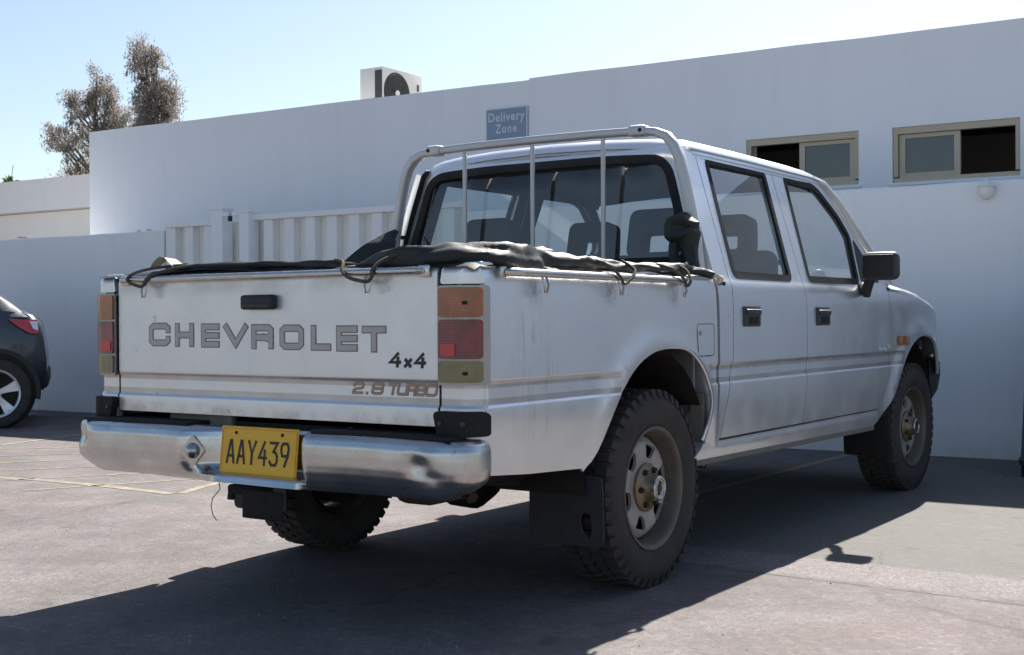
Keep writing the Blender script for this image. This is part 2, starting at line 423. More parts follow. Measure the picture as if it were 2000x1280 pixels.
def panel(name, outer, holes, fun, mat, parent=None, axis='x', side=1, thick=.012, cut=(.06, .06), extra=(), off=0., back=None):
    """sheet whose outline lies in a plane (p, q) and whose third coordinate is fun(p, q).
    axis 'x': p=y q=z, outward = side*x ; axis 'y': p=x q=z, outward = -y ; axis 'z': p=x q=y, outward +z"""
    bm = bmesh.new(); E = []
    for loop in [outer]+list(holes):
        vs = [bm.verts.new((p, q, 0)) for p, q in loop]
        for i in range(len(vs)): E.append(bm.edges.new((vs[i], vs[(i+1) % len(vs)])))
    bmesh.ops.triangle_fill(bm, use_beauty=True, use_dissolve=False, edges=E)
    ps = [p for p, q in outer]; qs = [q for p, q in outer]
    def cuts(lo, hi, step, k, ex):
        n = max(1, int((hi-lo)/step)); vals = [lo+(hi-lo)*i/n for i in range(1, n)]+[e for e in ex if lo < e < hi]
        for v in vals:
            co = Vector((v, 0, 0)) if k == 0 else Vector((0, v, 0)); no = Vector((1, 0, 0)) if k == 0 else Vector((0, 1, 0))
            bmesh.ops.bisect_plane(bm, geom=bm.verts[:]+bm.edges[:]+bm.faces[:], plane_co=co, plane_no=no, dist=1e-6)
    cuts(min(ps), max(ps), cut[0], 0, [e for k, e in extra if k == 0])
    cuts(min(qs), max(qs), cut[1], 1, [e for k, e in extra if k == 1])
    bmesh.ops.remove_doubles(bm, verts=bm.verts[:], dist=1e-6)
    bm.normal_update(); bm.verts.index_update(); bm.edges.index_update()
    h = 1e-3
    def place(p, q, d):
        f = fun(p, q)+off; fp = (fun(p+h, q)-fun(p-h, q))/(2*h); fq = (fun(p, q+h)-fun(p, q-h))/(2*h)
        if axis == 'x':
            n = Vector((1, -fp, -fq)).normalized(); P = Vector((f, p, q))-n*d
            P.x *= side; n.x *= side
        elif axis == 'y':
            n = Vector((fp, -1, fq)).normalized(); P = Vector((p, f, q))-n*d
        else:
            n = Vector((-fp, -fq, 1)).normalized(); P = Vector((p, q, f))-n*d
        return P, n
    V = []; F = []; LN = []; MI = []
    nv = len(bm.verts); pos = [(v.co.x, v.co.y) for v in bm.verts]
    fr = [place(p, q, 0) for p, q in pos]; bk = [place(p, q, thick) for p, q in pos]
    V += [a for a, b in fr]+[a for a, b in bk]
    def addf(idx, nrm):
        # orient by wanted normal
        a, b, c = (V[i] for i in idx[:3]); g = (b-a).cross(c-a)
        k = list(idx); nn = list(nrm)
        if g.dot(nrm[0]) < 0: k.reverse(); nn.reverse()
        F.append(tuple(k)); LN.extend(nn)
    for f in bm.faces:
        ids = [v.index for v in f.verts]
        addf(ids, [fr[i][1] for i in ids]); MI.append(0)
        if thick > 0: MI.append(1 if back else 0); addf([i+nv for i in ids], [-fr[i][1] for i in ids])
    for e in bm.edges:
        if thick > 0 and len(e.link_faces) == 1:
            i, j = e.verts[0].index, e.verts[1].index
            n0 = fr[i][1]; t = (V[j]-V[i]); g = t.cross(n0)
            if g.length < 1e-9: continue
            g.normalize()
            cface = e.link_faces[0].calc_center_median(); C0 = place(cface.x, cface.y, 0)[0]
            if g.dot(C0-V[i]) > 0: g = -g
            addf([i, j, j+nv, i+nv], [g]*4); MI.append(0)
    bm.free()
    me = bpy.data.meshes.new(name); me.from_pydata([tuple(v) for v in V], [], F); me.update()
    me.materials.append(MATS[mat]); me.shade_smooth()
    if back: me.materials.append(MATS[back]); me.polygons.foreach_set('material_index', MI)
    try: me.normals_split_custom_set([tuple(n) for n in LN])
    except Exception as ex: print('normals', name, ex)
    o = bpy.data.objects.new(name, me); COL.objects.link(o)
    if parent: o.parent = parent
    return o

def smooth01(t): t = min(1, max(0, t)); return t*t*(3-2*t)
def interp(tab, v):
    if v <= tab[0][0]: return tab[0][1]
    for (a, x), (b, y) in zip(tab, tab[1:]):
        if v <= b: return x+(y-x)*(v-a)/(b-a)
    return tab[-1][1]
def cat(tab, v):
    # smooth cubic through table
    n = len(tab)
    if v <= tab[0][0]: return tab[0][1]
    if v >= tab[-1][0]: return tab[-1][1]
    for i in range(n-1):
        if v <= tab[i+1][0]:
            x0, y0 = tab[i]; x1, y1 = tab[i+1]; t = (v-x0)/(x1-x0); d = x1-x0
            m0 = (y1-tab[i-1][1])/(x1-tab[i-1][0])*d if i > 0 else (y1-y0)
            m1 = (tab[i+2][1]-y0)/(tab[i+2][0]-x0)*d if i+2 < n else (y1-y0)
            return (2*t**3-3*t**2+1)*y0+(t**3-2*t**2+t)*m0+(-2*t**3+3*t**2)*y1+(t**3-t**2)*m1

# stroke lettering ----------------------------------------------------
GL = {
 'C': [([(1, .78), (1, .86), (.86, 1), (.14, 1), (0, .86), (0, .14), (.14, 0), (.86, 0), (1, .14), (1, .22)], 0)],
 'H': [([(0, 0), (0, 1)], 0), ([(1, 0), (1, 1)], 0), ([(0, .5), (1, .5)], 0)],
 'E': [([(1, 1), (0, 1), (0, 0), (1, 0)], 0), ([(0, .5), (1, .5)], 0)],
 'V': [([(0, 1), (.5, 0.06), (1, 1)], 0)],
 'R': [([(0, 0), (0, 1)], 0), ([(0, 1), (.86, 1), (1, .86), (1, .6), (.86, .46), (0, .46)], 0), ([(.62, .46), (1, .34), (1, 0)], 0)],
 'O': [([(.14, 0), (.86, 0), (1, .14), (1, .86), (.86, 1), (.14, 1), (0, .86), (0, .14)], 1)],
 'L': [([(0, 1), (0, 0), (1, 0)], 0)],
 'T': [([(0, 1), (1, 1)], 0), ([(.5, .95), (.5, 0)], 0)],
 'U': [([(0, 1), (0, .14), (.14, 0), (.86, 0), (1, .14), (1, 1)], 0)],
 'B': [([(0, 0), (0, 1)], 0), ([(0, 1), (.82, 1), (.95, .88), (.95, .62), (.82, .5), (0, .5)], 0), ([(0, .5), (.86, .5), (1, .38), (1, .12), (.86, 0), (0, 0)], 0)],
 '2': [([(0, .80), (0, .88), (.14, 1), (.86, 1), (1, .86), (1, .62), (.86, .5), (.2, .42), (0, .25), (0, 0), (1, 0)], 0)],
 '.': [([(.4, 0), (.6, 0)], 0)],
 '8': [([(.14, .5), (0, .62), (0, .88), (.14, 1), (.86, 1), (1, .88), (1, .62), (.86, .5)], 1), ([(.14, .5), (0, .38), (0, .12), (.14, 0), (.86, 0), (1, .12), (1, .38), (.86, .5)], 0)],
 '4': [([(.72, 1), (0, .3), (1.0, .3)], 0), ([(.78, .62), (.78, 0)], 0)],
 'x': [([(0, .7), (1, 0)], 0), ([(1, .7), (0, 0)], 0)],
 'A': [([(0, 0), (.42, 1), (.58, 1), (1, 0)], 0), ([(.16, .3), (.84, .3)], 0)],
 'Y': [([(0, 1), (.5, .45), (1, 1)], 0), ([(.5, .5), (.5, 0)], 0)],
 '3': [([(0, 1), (1, 1), (.45, .6), (.8, .56), (1, .4), (1, .16), (.8, 0), (.2, 0), (0, .14)], 0)],
 '9': [([(1, .62), (.82, .44), (.18, .44), (0, .62), (0, .84), (.18, 1), (.82, 1), (1, .84)], 1), ([(1, .7), (.95, .45), (.55, 0)], 0)],
 'D': [([(0, 0), (0, 1), (.7, 1), (1, .75), (1, .25), (.7, 0)], 1)],
 'X': [([(0, 1), (1, 0)], 0), ([(1, 1), (0, 0)], 0)],
}
def ribbon(pts, closed, wd, ext):
    P = [Vector((a, b, 0)).to_2d() for a, b in pts]; n = len(P)
    if not closed:
        P[0] = P[0]+(P[0]-P[1]).normalized()*ext; P[-1] = P[-1]+(P[-1]-P[-2]).normalized()*ext
    Lp = []; Rp = []
    for i in range(n):
        a = P[(i-1) % n] if (closed or i > 0) else None; b = P[(i+1) % n] if (closed or i < n-1) else None
        d0 = (P[i]-a).normalized() if a is not None else None; d1 = (b-P[i]).normalized() if b is not None else None
        if d0 is None: d0 = d1
        if d1 is None: d1 = d0
        n0 = Vector((-d0.y, d0.x)); n1 = Vector((-d1.y, d1.x)); m = n0+n1
        if m.length < 1e-6: m = n0.copy()
        m.normalize(); k = min(2.0, 1/max(.3, m.dot(n0)))
        Lp.append(P[i]+m*wd/2*k); Rp.append(P[i]-m*wd/2*k)
    F = []
    for i in range(n if closed else n-1): F.append((i, (i+1) % n, n+(i+1) % n, n+i))
    return Lp+Rp, F
def letter(mb, ch, x0, x1, z0, z1, sw, place, inset=0., h0=.0008, shear=0.):
    for k, (pts, cl) in enumerate(GL[ch]):
        q = [(x0+sw/2+(x1-x0-sw)*a, z0+sw/2+(z1-z0-sw)*b) for a, b in pts]
        V, F = ribbon(q, cl, sw-2*inset, sw/2-inset)
        mb.add([place(v.x+shear*(v.y-z0), v.y, h0+k*.00015) for v in V], F)

# ================================================================== SETTING
g = MB(); g.add([(-400, -400, 0), (400, -400, 0), (400, 400, 0), (-400, 400, 0)], [(0, 1, 2, 3)])
kind(g.build('ground', 'asphalt', None, None), 'structure')

# yellow hatch markings, worn
def line_poly(name, pts, wd):
    V, F = ribbon(pts, False, wd, 0)
    return mesh_obj(name, [(v.x, v.y, .002) for v in V], F, 'line_paint', None, None)
def mk_linepaint():
    t = NT('line_paint')
    wear = t.ramp(t.noise(9, 7, .8), [(.36, .3), (.54, 1.)])
    c = t.mix(t.noise(5, 4), (.44, .36, .17), (.50, .42, .22))
    c = t.mix(t.math('MULTIPLY', wear, .93), c, (.21, .185, .17))
    t.pbr(c, .85, 0, .2)
mk_linepaint()
marks = [([(-5.847, 1.939), (-5.963, 2.416), (-6.085, 2.849), (-6.2, 3.3)], .06)]
for a, b in (((-5.549, 1.737), (-5.184, 2.143)), ((-5.112, 1.457), (-4.772, 1.875)), ((-4.717, 1.204), (-4.407, 1.64)),
             ((-4.336, .912), (-4.001, 1.36)), ((-3.766, .765), (-3.504, 1.189)), ((-3.14, .84), (-2.93, 1.28))):
    a = Vector(a); b = Vector(b); d = (b-a).normalized()
    marks.append(([tuple(a-d*.5), tuple(a+(b-a)*.5), tuple(b+d*.7)], .032))
marks.append(([(-4.6, .60), (-3.984, .69), (-3.667, .746), (-3.102, .765), (-2.534, .744)], .07))
marks.append(([(-2.50, .78), (-2.61, 1.014), (-2.75, 1.5)], .06))
marks.append(([(-.113, 2.25), (-.107, 3.4), (-.101, 4.6)], .06))
for p, wd in marks: kind(line_poly('painted_marking', p, wd), 'structure')

WY, WROT = 4.8126, .0281
def wall_thing(name, label, cat, u=0):
    c, s = math.cos(WROT), math.sin(WROT)
    return thing(name, label, cat, (u*c, WY+u*s, 0), WROT)
# low boundary wall, left of the gate and right of it
def low_wall(u0, u1, label):
    t = wall_thing('boundary_wall', label, 'wall', (u0+u1)/2); h = (u1-u0)/2
    b = MB(); n = 40
    def xy(i): return -h+2*h*i/n
    rnd = [random.uniform(-.004, .004) for _ in range(n+1)]
    V = []; F = []
    for i in range(n+1):
        x = xy(i); z = 1.852+rnd[i]
        V += [(x, 0, 0), (x, 0, z-.012), (x, .012, z), (x, .328, z), (x, .34, z-.012), (x, .34, 0)]
    for i in range(n):
        for k in range(5): F.append((i*6+k, (i+1)*6+k, (i+1)*6+k+1, i*6+k+1))
    F.append((0, 1, 2, 3, 4, 5)); F.append(tuple(n*6+k for k in range(6))[::-1])
    b.add(V, F); b.build('masonry', 'wall_white', t, 30)
    return t
low_wall(-16, -7.075, 'long white rendered low wall left of the slatted gate, behind the dark car')
low_wall(-3.45, 6.5, 'white rendered low wall in front of the pickup bonnet, below the two windows')

# building -------------------------------------------------------------
bl = wall_thing('flat_roofed_building', 'long white flat-roofed building with two small beige-framed windows and parapet', 'building', 0)
W1 = (-1.278, -.357, 1.972, 2.385); W2 = (-.100, .820, 1.966, 2.384)
VB = .862
def rect(w): return [(w[0], w[2]), (w[1], w[2]), (w[1], w[3]), (w[0], w[3])]
top_pts = [(-3.33+i*.5, 3.104-.0012*i+random.uniform(-.004, .004)) for i in range(0, 20)]
outer = [(-3.33, 0), (6.6, 0), (6.6, 3.09)]+top_pts[::-1]
panel('front_wall', outer, [rect(W1), rect(W2)], lambda p, q: VB, 'wall_white', bl, 'y', thick=.24, cut=(3, 3))
top_pts = [(-9.25+i*.45, 3.114-.0016*i+random.uniform(-.004, .004)) for i in range(0, 14)]
outer = [(-9.25, 0), (-3.333, 0), (-3.333, 3.092)]+top_pts[::-1]
panel('front_wall', outer, [], lambda p, q: VB+.022, 'wall_white', bl, 'y', thick=.24, cut=(3, 3))
b = MB(); b.box((-9.13, 5.6, 1.553), (.238, 8.9, 3.106)); b.build('side_wall', 'wall_white', bl, 30)
b = MB(); b.box((6.5, 5.6, 1.54), (.2, 8.9, 3.08)); b.build('side_wall', 'wall_white', bl, 30)
b = MB(); b.box((-1.3, 10.0, 1.54), (15.4, .2, 3.08)); b.build('back_wall', 'wall_white', bl, 30)
b = MB(); b.box((-1.3, 5.5, 2.76), (15.3, 8.7, .2)); b.build('roof_slab', 'roof_grey', bl, 30)
b = MB(); b.box((-1.3, 5.5, .1), (15.3, 8.7, .1)); b.build('floor_slab', 'roof_grey', bl, 30)
b = MB(); b.box((0, 2.9, 1.3), (4.5, .08, 2.5)); b.build('inner_wall', 'roof_grey', bl, 30)
for wi, (W, opn) in enumerate(((W1, 0), (W2, 1))):
    x0, x1, z0, z1 = W; d = VB+.05
    fr = MB(); ft = .05
    fr.box(((x0+x1)/2, d, z1-ft/2), (x1-x0-.004, .06, ft)); fr.box(((x0+x1)/2, d, z0+.018), (x1-x0-.004, .06, .032))
    fr.box((x0+.019, d, (z0+z1)/2), (.034, .058, z1-z0-ft-.04)); fr.box((x1-.019, d, (z0+z1)/2), (.034, .058, z1-z0-ft-.04))
    win = fr.build('window', 'beige_aluminium', bl, 30)
    xm = (x0+x1)/2
    a, c = (xm-.03, x1-.04) if opn == 0 else (x0+.04, xm+.03)
    sa = MB(); zb, zt = z0+.036, z1-ft-.002; sw = .045
    for bx in (((a+c)/2, zt-.016, c-a, .03), ((a+c)/2, zb+.018, c-a, .034)): sa.box((bx[0], d+.012, bx[1]), (bx[2], .026, bx[3]))
    sa.box((a+sw/2, d+.013, (zb+zt)/2), (sw, .027, zt-zb-.006)); sa.box((c-sw/2, d+.013, (zb+zt)/2), (sw, .027, zt-zb-.006))
    sa.build('sliding_sash', 'beige_aluminium', win, 30)
    p = MB(); p.box(((a+c)/2, d+.014, (zb+zt)/2), (c-a-2*sw+.01, .005, zt-zb-.06)); p.build('pane', 'dark_glass', win, None)
    s_ = MB(); s_.rbox(((x0+x1)/2, VB+.012, z0-.014), (x1-x0+.05, .055, .026), .006); s_.build('sill', 'wall_white', win, 30)

# lower building further back on the left
fb = thing('low_annex', 'lower white annex with deep overhanging parapet left of the long building', 'building', (-16, 9, 0), WROT)
b = MB(); b.box((0, .35, 1.38), (12, .3, 2.76)); b.build('wall', 'wall_far', fb, 30)
b = MB(); b.box((0, 3.0, 3.028), (12, 6.0, .52)); b.build('parapet', 'wall_far', fb, 30)
b = MB(); b.box((-5.9, 3.2, 1.38), (.2, 5.4, 2.76)); b.build('side_wall', 'wall_far', fb, 30)

# gate -----------------------------------------------------------------
gt = wall_thing('slatted_gate', 'white metal gate of upright slats set in the low wall behind the tailgate', 'gate', -5.26)
def gx(u): return u+5.26
gb = MB(); gb.box((0, .11, .97), (3.60, .02, 1.86)); gb.build('backing_sheet', 'gate_bounce_warm', gt, 30)
gb = MB(); gb.box((gx(-6.70), .03, 1.898), (.72, .09, .05)); gb.build('top_rail', 'gate_white', gt, 30)
gb = MB(); gb.box((gx(-4.72), .03, 1.921), (2.53, .09, .05)); gb.build('top_rail', 'gate_white', gt, 30)
gb = MB(); gb.box((0, .05, .06), (3.58, .08, .08)); gb.build('bottom_rail', 'gate_white', gt, 30)
slm = None
for u0, u1, zt in [(-7.055, -6.925, 1.872), (-6.79, -6.68, 1.872), (-6.53, -6.41, 1.872)]+[(-6.0+.258*k, -5.886+.258*k, 1.895) for k in range(10)]:
    gb = MB(); gb.box((gx((u0+u1)/2), .055, (zt+.1)/2), (u1-u0, .085, zt-.1)); gb.build('slat', 'gate_white', gt, 30)
def gate_post(u, z, w, label):
    p = wall_thing('gate_post', label, 'post', u)
    b = MB(); b.rbox((0, -.02, z/2-.01), (w, .14, z-.02), .006); b.build('shaft', 'gate_white', p, 30)
    b = MB(); V = [(-w/2-.012, -.1, z-.022), (w/2+.012, -.1, z-.022), (w/2+.012, .06, z-.022), (-w/2-.012, .06, z-.022)]
    V += [(x, y, z-.004) for x, y, _ in V]+[(0, -.02, z+.008)]
    b.add(V, [(3, 2, 1, 0), (0, 1, 5, 4), (1, 2, 6, 5), (2, 3, 7, 6), (3, 0, 4, 7), (4, 5, 8), (5, 6, 8), (6, 7, 8), (7, 4, 8)]); b.build('cap', 'gate_white', p, 30)
    return p
gate_post(-6.255, 2.03, .15, 'taller white square gate post with pointed cap left of the latch')
gate_post(-5.90, 1.985, .12, 'shorter white gate post just right of the latch')
lt = wall_thing('gate_latch', 'white bar latch with dark padlock bridging the two gate posts', 'latch', -6.08)
b = MB(); b.rbox((.02, -.07, 1.955), (.30, .03, .032), .004); b.build('bar', 'gate_white', lt, 30)
b = MB(); b.rbox((.0, -.085, 1.915), (.045, .022, .05), .006); b.tube([(-.012, -.085, 1.935), (-.012, -.085, 1.965), (.012, -.085, 1.965), (.012, -.085, 1.935)], .004, 6); b.build('padlock', 'black_plastic', lt, 30)

# sign -----------------------------------------------------------------
sg = wall_thing('delivery_sign', 'small blue sign reading Delivery Zone on the white building wall', 'sign', -3.57)
b = MB(); b.rbox((0, VB-.002+.011, 2.716), (.438, .036, .290), .003); b.build('board', 'sign_white', sg, 30)
b = MB(); b.box((0, VB-.0105, 2.714), (.420, .003, .272)); b.build('blue_face', 'sign_blue', sg, None)
for txt, z, size in (('Delivery', 2.742, .112), ('Zone', 2.635, .112)):
    cu = bpy.data.curves.new('lettering', 'FONT'); cu.body = txt; cu.size = size; cu.align_x = 'CENTER'; cu.space_character = 1.22 if txt == 'Zone' else 1.12; cu.offset = .0022; cu.resolution_u = 3
    to = bpy.data.objects.new('tmp_text', cu); COL.objects.link(to)
    bpy.context.view_layer.update(); dg = bpy.context.evaluated_depsgraph_get()
    me = bpy.data.meshes.new_from_object(to.evaluated_get(dg)); bpy.data.objects.remove(to)
    wd_ = max(v.co.x for v in me.vertices)-min(v.co.x for v in me.vertices); tw = .390 if txt == 'Delivery' else .230
    for v in me.vertices: v.co = Vector((v.co.x*tw/wd_, VB-.0135, z+v.co.y))
    me.materials.append(MATS['sign_white']); lo = bpy.data.objects.new('lettering', me); COL.objects.link(lo); lo.parent = sg

# air conditioner -------------------------------------------------------
ac = thing('air_conditioner', 'beige outdoor air conditioning unit with dark fan standing on the flat roof', 'air conditioner', (-5.716, 6.53, 2.86))
b = MB(); b.rbox((0, 0, .38), (.305, .66, .65), .008); b.build('cabinet', 'cabinet_white', ac, 30)
b = MB(); b.box((.100, -.3325, .38), (.09, .008, .58)); b.build('side_grille', 'coil_dark', ac, 30)
def MX(o): return Matrix.Translation(o)
fo = Vector((.1545, -.10, .455))
b = MB(); b.lathe([(.0, .0005), (.205, .0005), (.21, .004), (.215, .001)], 40, MX(fo)); b.build('fan_opening', 'fan_dark', ac, 30)
for k in range(7):
    rr = .05+.024*k
    b = MB(); b.tube([fo+Vector((.012, rr*math.cos(a*math.pi/18), rr*math.sin(a*math.pi/18))) for a in range(36)], .0028, 5, closed=True); b.build('guard_ring', 'coil_dark', ac, 60)
b = MB(); b.lathe([(0, .016), (.03, .016), (.034, .008)], 20, MX(fo)); b.build('fan_hub', 'cabinet_white', ac, 30)
for k in range(3):
    a0 = k*2.094; b = MB(); q = []
    for j in range(6):
        r_ = .035+.15*j/5; q.append([fo+Vector((.003+.003*s_, r_*math.cos(a0+s_*.42+.25*j/5), r_*math.sin(a0+s_*.42+.25*j/5))) for s_ in (0, .5, 1)])
    b.loft(q); b.build('fan_blade', 'coil_dark', ac, 60)
b = MB(); b.box((.1547, .255, .56), (.004, .03, .07)); b.build('badge', 'coil_dark', ac, None)
for yy in (-.24, .24):
    b = MB(); b.box((0, yy, .03), (.30, .05, .06)); b.build('foot', 'coil_dark', ac, 30)

# wall lamp --------------------------------------------------------------
lp = wall_thing('wall_lamp', 'small white wall lamp with flared cap below the right-hand window', 'lamp', .78)
RZ = Matrix.Rotation(-math.pi/2, 4, 'Y')  # local x -> z
def LM(o): return Matrix.Translation(o) @ RZ
b = MB(); b.lathe([(.0, 1.858), (.008, 1.855), (.012, 1.84), (.03, 1.832), (.062, 1.812), (.064, 1.806), (.05, 1.803)], 28, LM((0, -.055, 0))); b.build('cap', 'lamp_white', lp, 40)
b = MB(); b.lathe([(.05, 1.803), (.048, 1.77), (.038, 1.735), (.02, 1.722), (0, 1.72)], 28, LM((0, -.055, 0))); b.build('globe', 'lamp_white', lp, 40)
b = MB(); b.rbox((0, -.012, 1.79), (.05, .022, .09), .004); b.build('bracket', 'lamp_white', lp, 30)

# dark bin at the right edge ------------------------------------------------
bn = thing('refuse_bin', 'dark charcoal tapered bin at the right edge beside the white wall', 'bin', (1.43, 4.18, 0), WROT)
def ring(hx, hy, z, r=.05): return [(x, y, z) for x, y in rrect(-hx, hx, -hy, hy, r)]
b = MB(); b.loft([ring(.27, .27, .07), ring(.275, .275, .10), ring(.262, .262, .12), ring(.225, .225, 1.02), ring(.215, .215, 1.04)], True, True); b.build('body', 'bin_plastic', bn, 40)
b = MB(); b.loft([ring(.235, .235, 1.041), ring(.24, .24, 1.07), ring(.20, .20, 1.13), ring(.10, .10, 1.16)], True, True); b.build('lid', 'bin_plastic', bn, 40)
b = MB(); b.loft([ring(.26, .26, 0), ring(.26, .26, .069)], True, True); b.build('base', 'black_rubber', bn, 40)
b = MB(); b.rbox((0, -.242, .82), (.26, .02, .10), .01); b.build('flap', 'black_plastic', bn, 40)

# trees -----------------------------------------------------------------
def tree(loc, label, lobes, height, nleaf, mat, group, leaf=.075, seed=1):
    rnd = random.Random(seed)
    t = thing('tree', label, 'tree', loc, 0, group)
    tr = MB(); main = [(rnd.uniform(-.08, .08)*i/2, rnd.uniform(-.08, .08)*i/2, height*.92*i/7) for i in range(8)]
    tr.tube(main, [.17*(1-i/8.2) for i in range(8)], 8)
    tips = []
    for (cx, cy, cz, rx, rz) in lobes:
        for k in range(max(3, int(26*rx*rx+6*rx))):
            while True:
                d = Vector((rnd.uniform(-1, 1), rnd.uniform(-1, 1), rnd.uniform(-1, 1)))
                if d.length < 1: break
            tip = Vector((cx+d.x*rx*.9, cy+d.y*rx*.9, cz+d.z*rz*.9)); z0 = max(.5, min(height*.85, tip.z-rnd.uniform(.3, 1.3)))
            f = z0/(height*.92)*7; i = min(6, int(f)); a = Vector(main[i]).lerp(Vector(main[i+1]), f-i)
            mid = a.lerp(tip, .5)+Vector((0, 0, -.12)); tr.tube([a, mid, tip, tip+Vector((0, 0, .25))], [.030, .020, .010, .004], 5)
            tips.append(tip)
    tr.build('trunk', 'bark', t, 60)
    V = []; F = []
    per = nleaf//len(tips)
    for C in tips:
        ax = Vector((rnd.gauss(0, .4), rnd.gauss(0, .4), 1)).normalized(); cr = rnd.uniform(.085, .16); ln = rnd.uniform(.22, .5)
        for k in range(int(per*rnd.uniform(.6, 1.4))):
            h_ = rnd.uniform(-1, .75); rad = cr*(1.15-abs(h_)*.75)
            g3 = lambda k_: max(-1.6, min(1.6, rnd.gauss(0, 1)))*k_
            p = C+ax*(h_*ln)+Vector((g3(rad), g3(rad), g3(rad*.6)))
            u = (ax+Vector((rnd.gauss(0, .6), rnd.gauss(0, .6), rnd.gauss(0, .5)))).normalized(); v = u.cross(Vector((rnd.gauss(0, 1), rnd.gauss(0, 1), rnd.gauss(0, 1)))).normalized()
            L = leaf*rnd.uniform(.6, 1.3); wv = L*.13; i = len(V)
            V += [p-v*wv*.3, p+u*L*.5-v*wv, p+u*L, p+u*L*.5+v*wv]; F.append((i, i+1, i+2, i+3))
    mesh_obj('crown', V, F, mat, t, None)
    return t
tree((-22.7, 16, 0), 'loose grey-brown tree with spreading lower branches, left of the taller tree', [(.10, 0, 5.9, .58, .95), (-.12, 0, 6.75, .24, .62), (-.85, .1, 6.25, .30, .45), (-1.32, 0, 5.55, .26, .24), (.45, .2, 5.5, .48, .6), (-.65, 0, 5.35, .42, .42), (-.75, .1, 4.5, .45, .5), (-.5, .2, 3.8, .5, .5)], 6.9, 22000, 'leaf_brown', 'trees behind the roof', .085, 3)
tree((-20.95, 16.3, 0), 'tall narrow grey-brown tree rising just above the corner of the building', [(-.25, 0, 7.05, .36, .50), (-.0, 0, 6.4, .55, .75), (.15, 0, 5.7, .70, .65), (.62, 0, 5.35, .38, .42), (-.35, 0, 5.8, .34, .6), (.05, 0, 4.7, .7, .7), (-.42, 0, 7.4, .14, .3), (.10, 0, 7.15, .14, .3)], 7.5, 22000, 'leaf_brown', 'trees behind the roof', .085, 5)
for x, z, lab in ((-19.6, 4.15, 'grey-green treetop just showing above the annex parapet'),):
    tree((-18.9, 12.5, 0), lab, [(0, 0, 3.6, .35, .25), (.35, 0, 3.72, .18, .16), (-.4, 0, 3.5, .3, .2)], 3.7, 900, 'leaf_brown', None, .08, 9)
# palm tuft
pm = thing('palm', 'bright green palm tuft showing over the annex parapet at far left', 'palm', (-20.28, 12, 0))
b = MB(); b.tube([(0, 0, 0), (.05, 0, 1.8), (0, 0, 3.72)], [.12, .10, .09], 8); b.build('trunk', 'bark', pm, 60)
V = []; F = []
rnd = random.Random(4)
for k in range(90):
    a = rnd.uniform(0, 6.28); e = rnd.uniform(-.3, 1.4); L = rnd.uniform(.16, .30); d = Vector((math.cos(a)*math.cos(e), math.sin(a)*math.cos(e), math.sin(e)))
    s_ = d.cross(Vector((0, 0, 1))).normalized()*.022; P0 = Vector((0, 0, 3.72)); i = len(V)
    mid = P0+d*L*.6+Vector((0, 0, .03)); tip = P0+d*L-Vector((0, 0, L*.25*math.cos(e)))
    V += [P0-s_*.5, P0+s_*.5, mid+s_, tip, mid-s_]; F.append((i, i+1, i+2, i+3, i+4))
mesh_obj('crown', V, F, 'leaf_green', pm, None)
b = MB(); b.tube([(.05, 0, 3.8), (.09, 0, 4.05), (.12, 0, 4.16)], .006, 5); b.build('spear_leaf', 'bark', pm, 60)

# litter on the wall and ground
tw = MB(); tw.tube([(-9.45, 4.62, 1.878), (-9.38, 4.60, 1.872), (-9.22, 4.58, 1.862)], [.006, .009, .005], 6)
tag(tw.build('twig', 'twig', None, 60), 'short brown twig lying on top of the low wall at left', 'twig')
def stone(name, loc, s, label, mat='stone', grp=None, seed=0):
    rnd = random.Random(seed); bm = bmesh.new(); bmesh.ops.create_icosphere(bm, subdivisions=1, radius=1)
    V = [(loc[0]+v.co.x*s[0]*rnd.uniform(.75, 1.2), loc[1]+v.co.y*s[1]*rnd.uniform(.75, 1.2), max(loc[2]-s[2], loc[2]+v.co.z*s[2]*rnd.uniform(.75, 1.2))) for v in bm.verts]
    bm.verts.index_update(); F = [tuple(v.index for v in f.verts) for f in bm.faces]; bm.free()
    return tag(mesh_obj(name, V, F, mat, None, 50), label, 'stone', grp)
stone('stone_chip', (-7.30, 4.62, 1.866), (.035, .03, .014), 'stone chip painted white for sunlight, on the low wall next to the gate', 'sign_white', seed=2)  # chips coloured white to stand in for sunlight on them
stone('stone_chip', (-7.45, 4.62, 1.862), (.025, .02, .010), 'smaller stone chip painted white for sunlight, on the low wall, left of the larger chip', 'sign_white', seed=3)
stone('stone', (-.06, 2.08, .018), (.05, .035, .018), 'brown stone lying under the pickup behind the rear wheel', 'twig', seed=5)
V = []; F = []; rnd = random.Random(12)
for k in range(420):
    x = rnd.uniform(-5, 3.0); y = rnd.uniform(-2.2, 4.4); s_ = rnd.uniform(.0015, .0042); i = len(V)
    if rnd.random() < .5: y = rnd.uniform(3.9, 4.6)-.03*abs(x)
    V += [(x-s_, y-s_, 0.001), (x+s_, y-s_*.7, 0.001), (x+s_*.8, y+s_, 0.001), (x-s_*.8, y+s_*.9, 0.001), (x, y, s_*1.3)]
    F += [(i, i+1, i+4), (i+1, i+2, i+4), (i+2, i+3, i+4), (i+3, i, i+4)]
gv = kind(mesh_obj('gravel', V, F, 'stone', None, None), 'stuff'); gv['label'] = 'scattered pale grit on the asphalt'; gv['category'] = 'gravel'

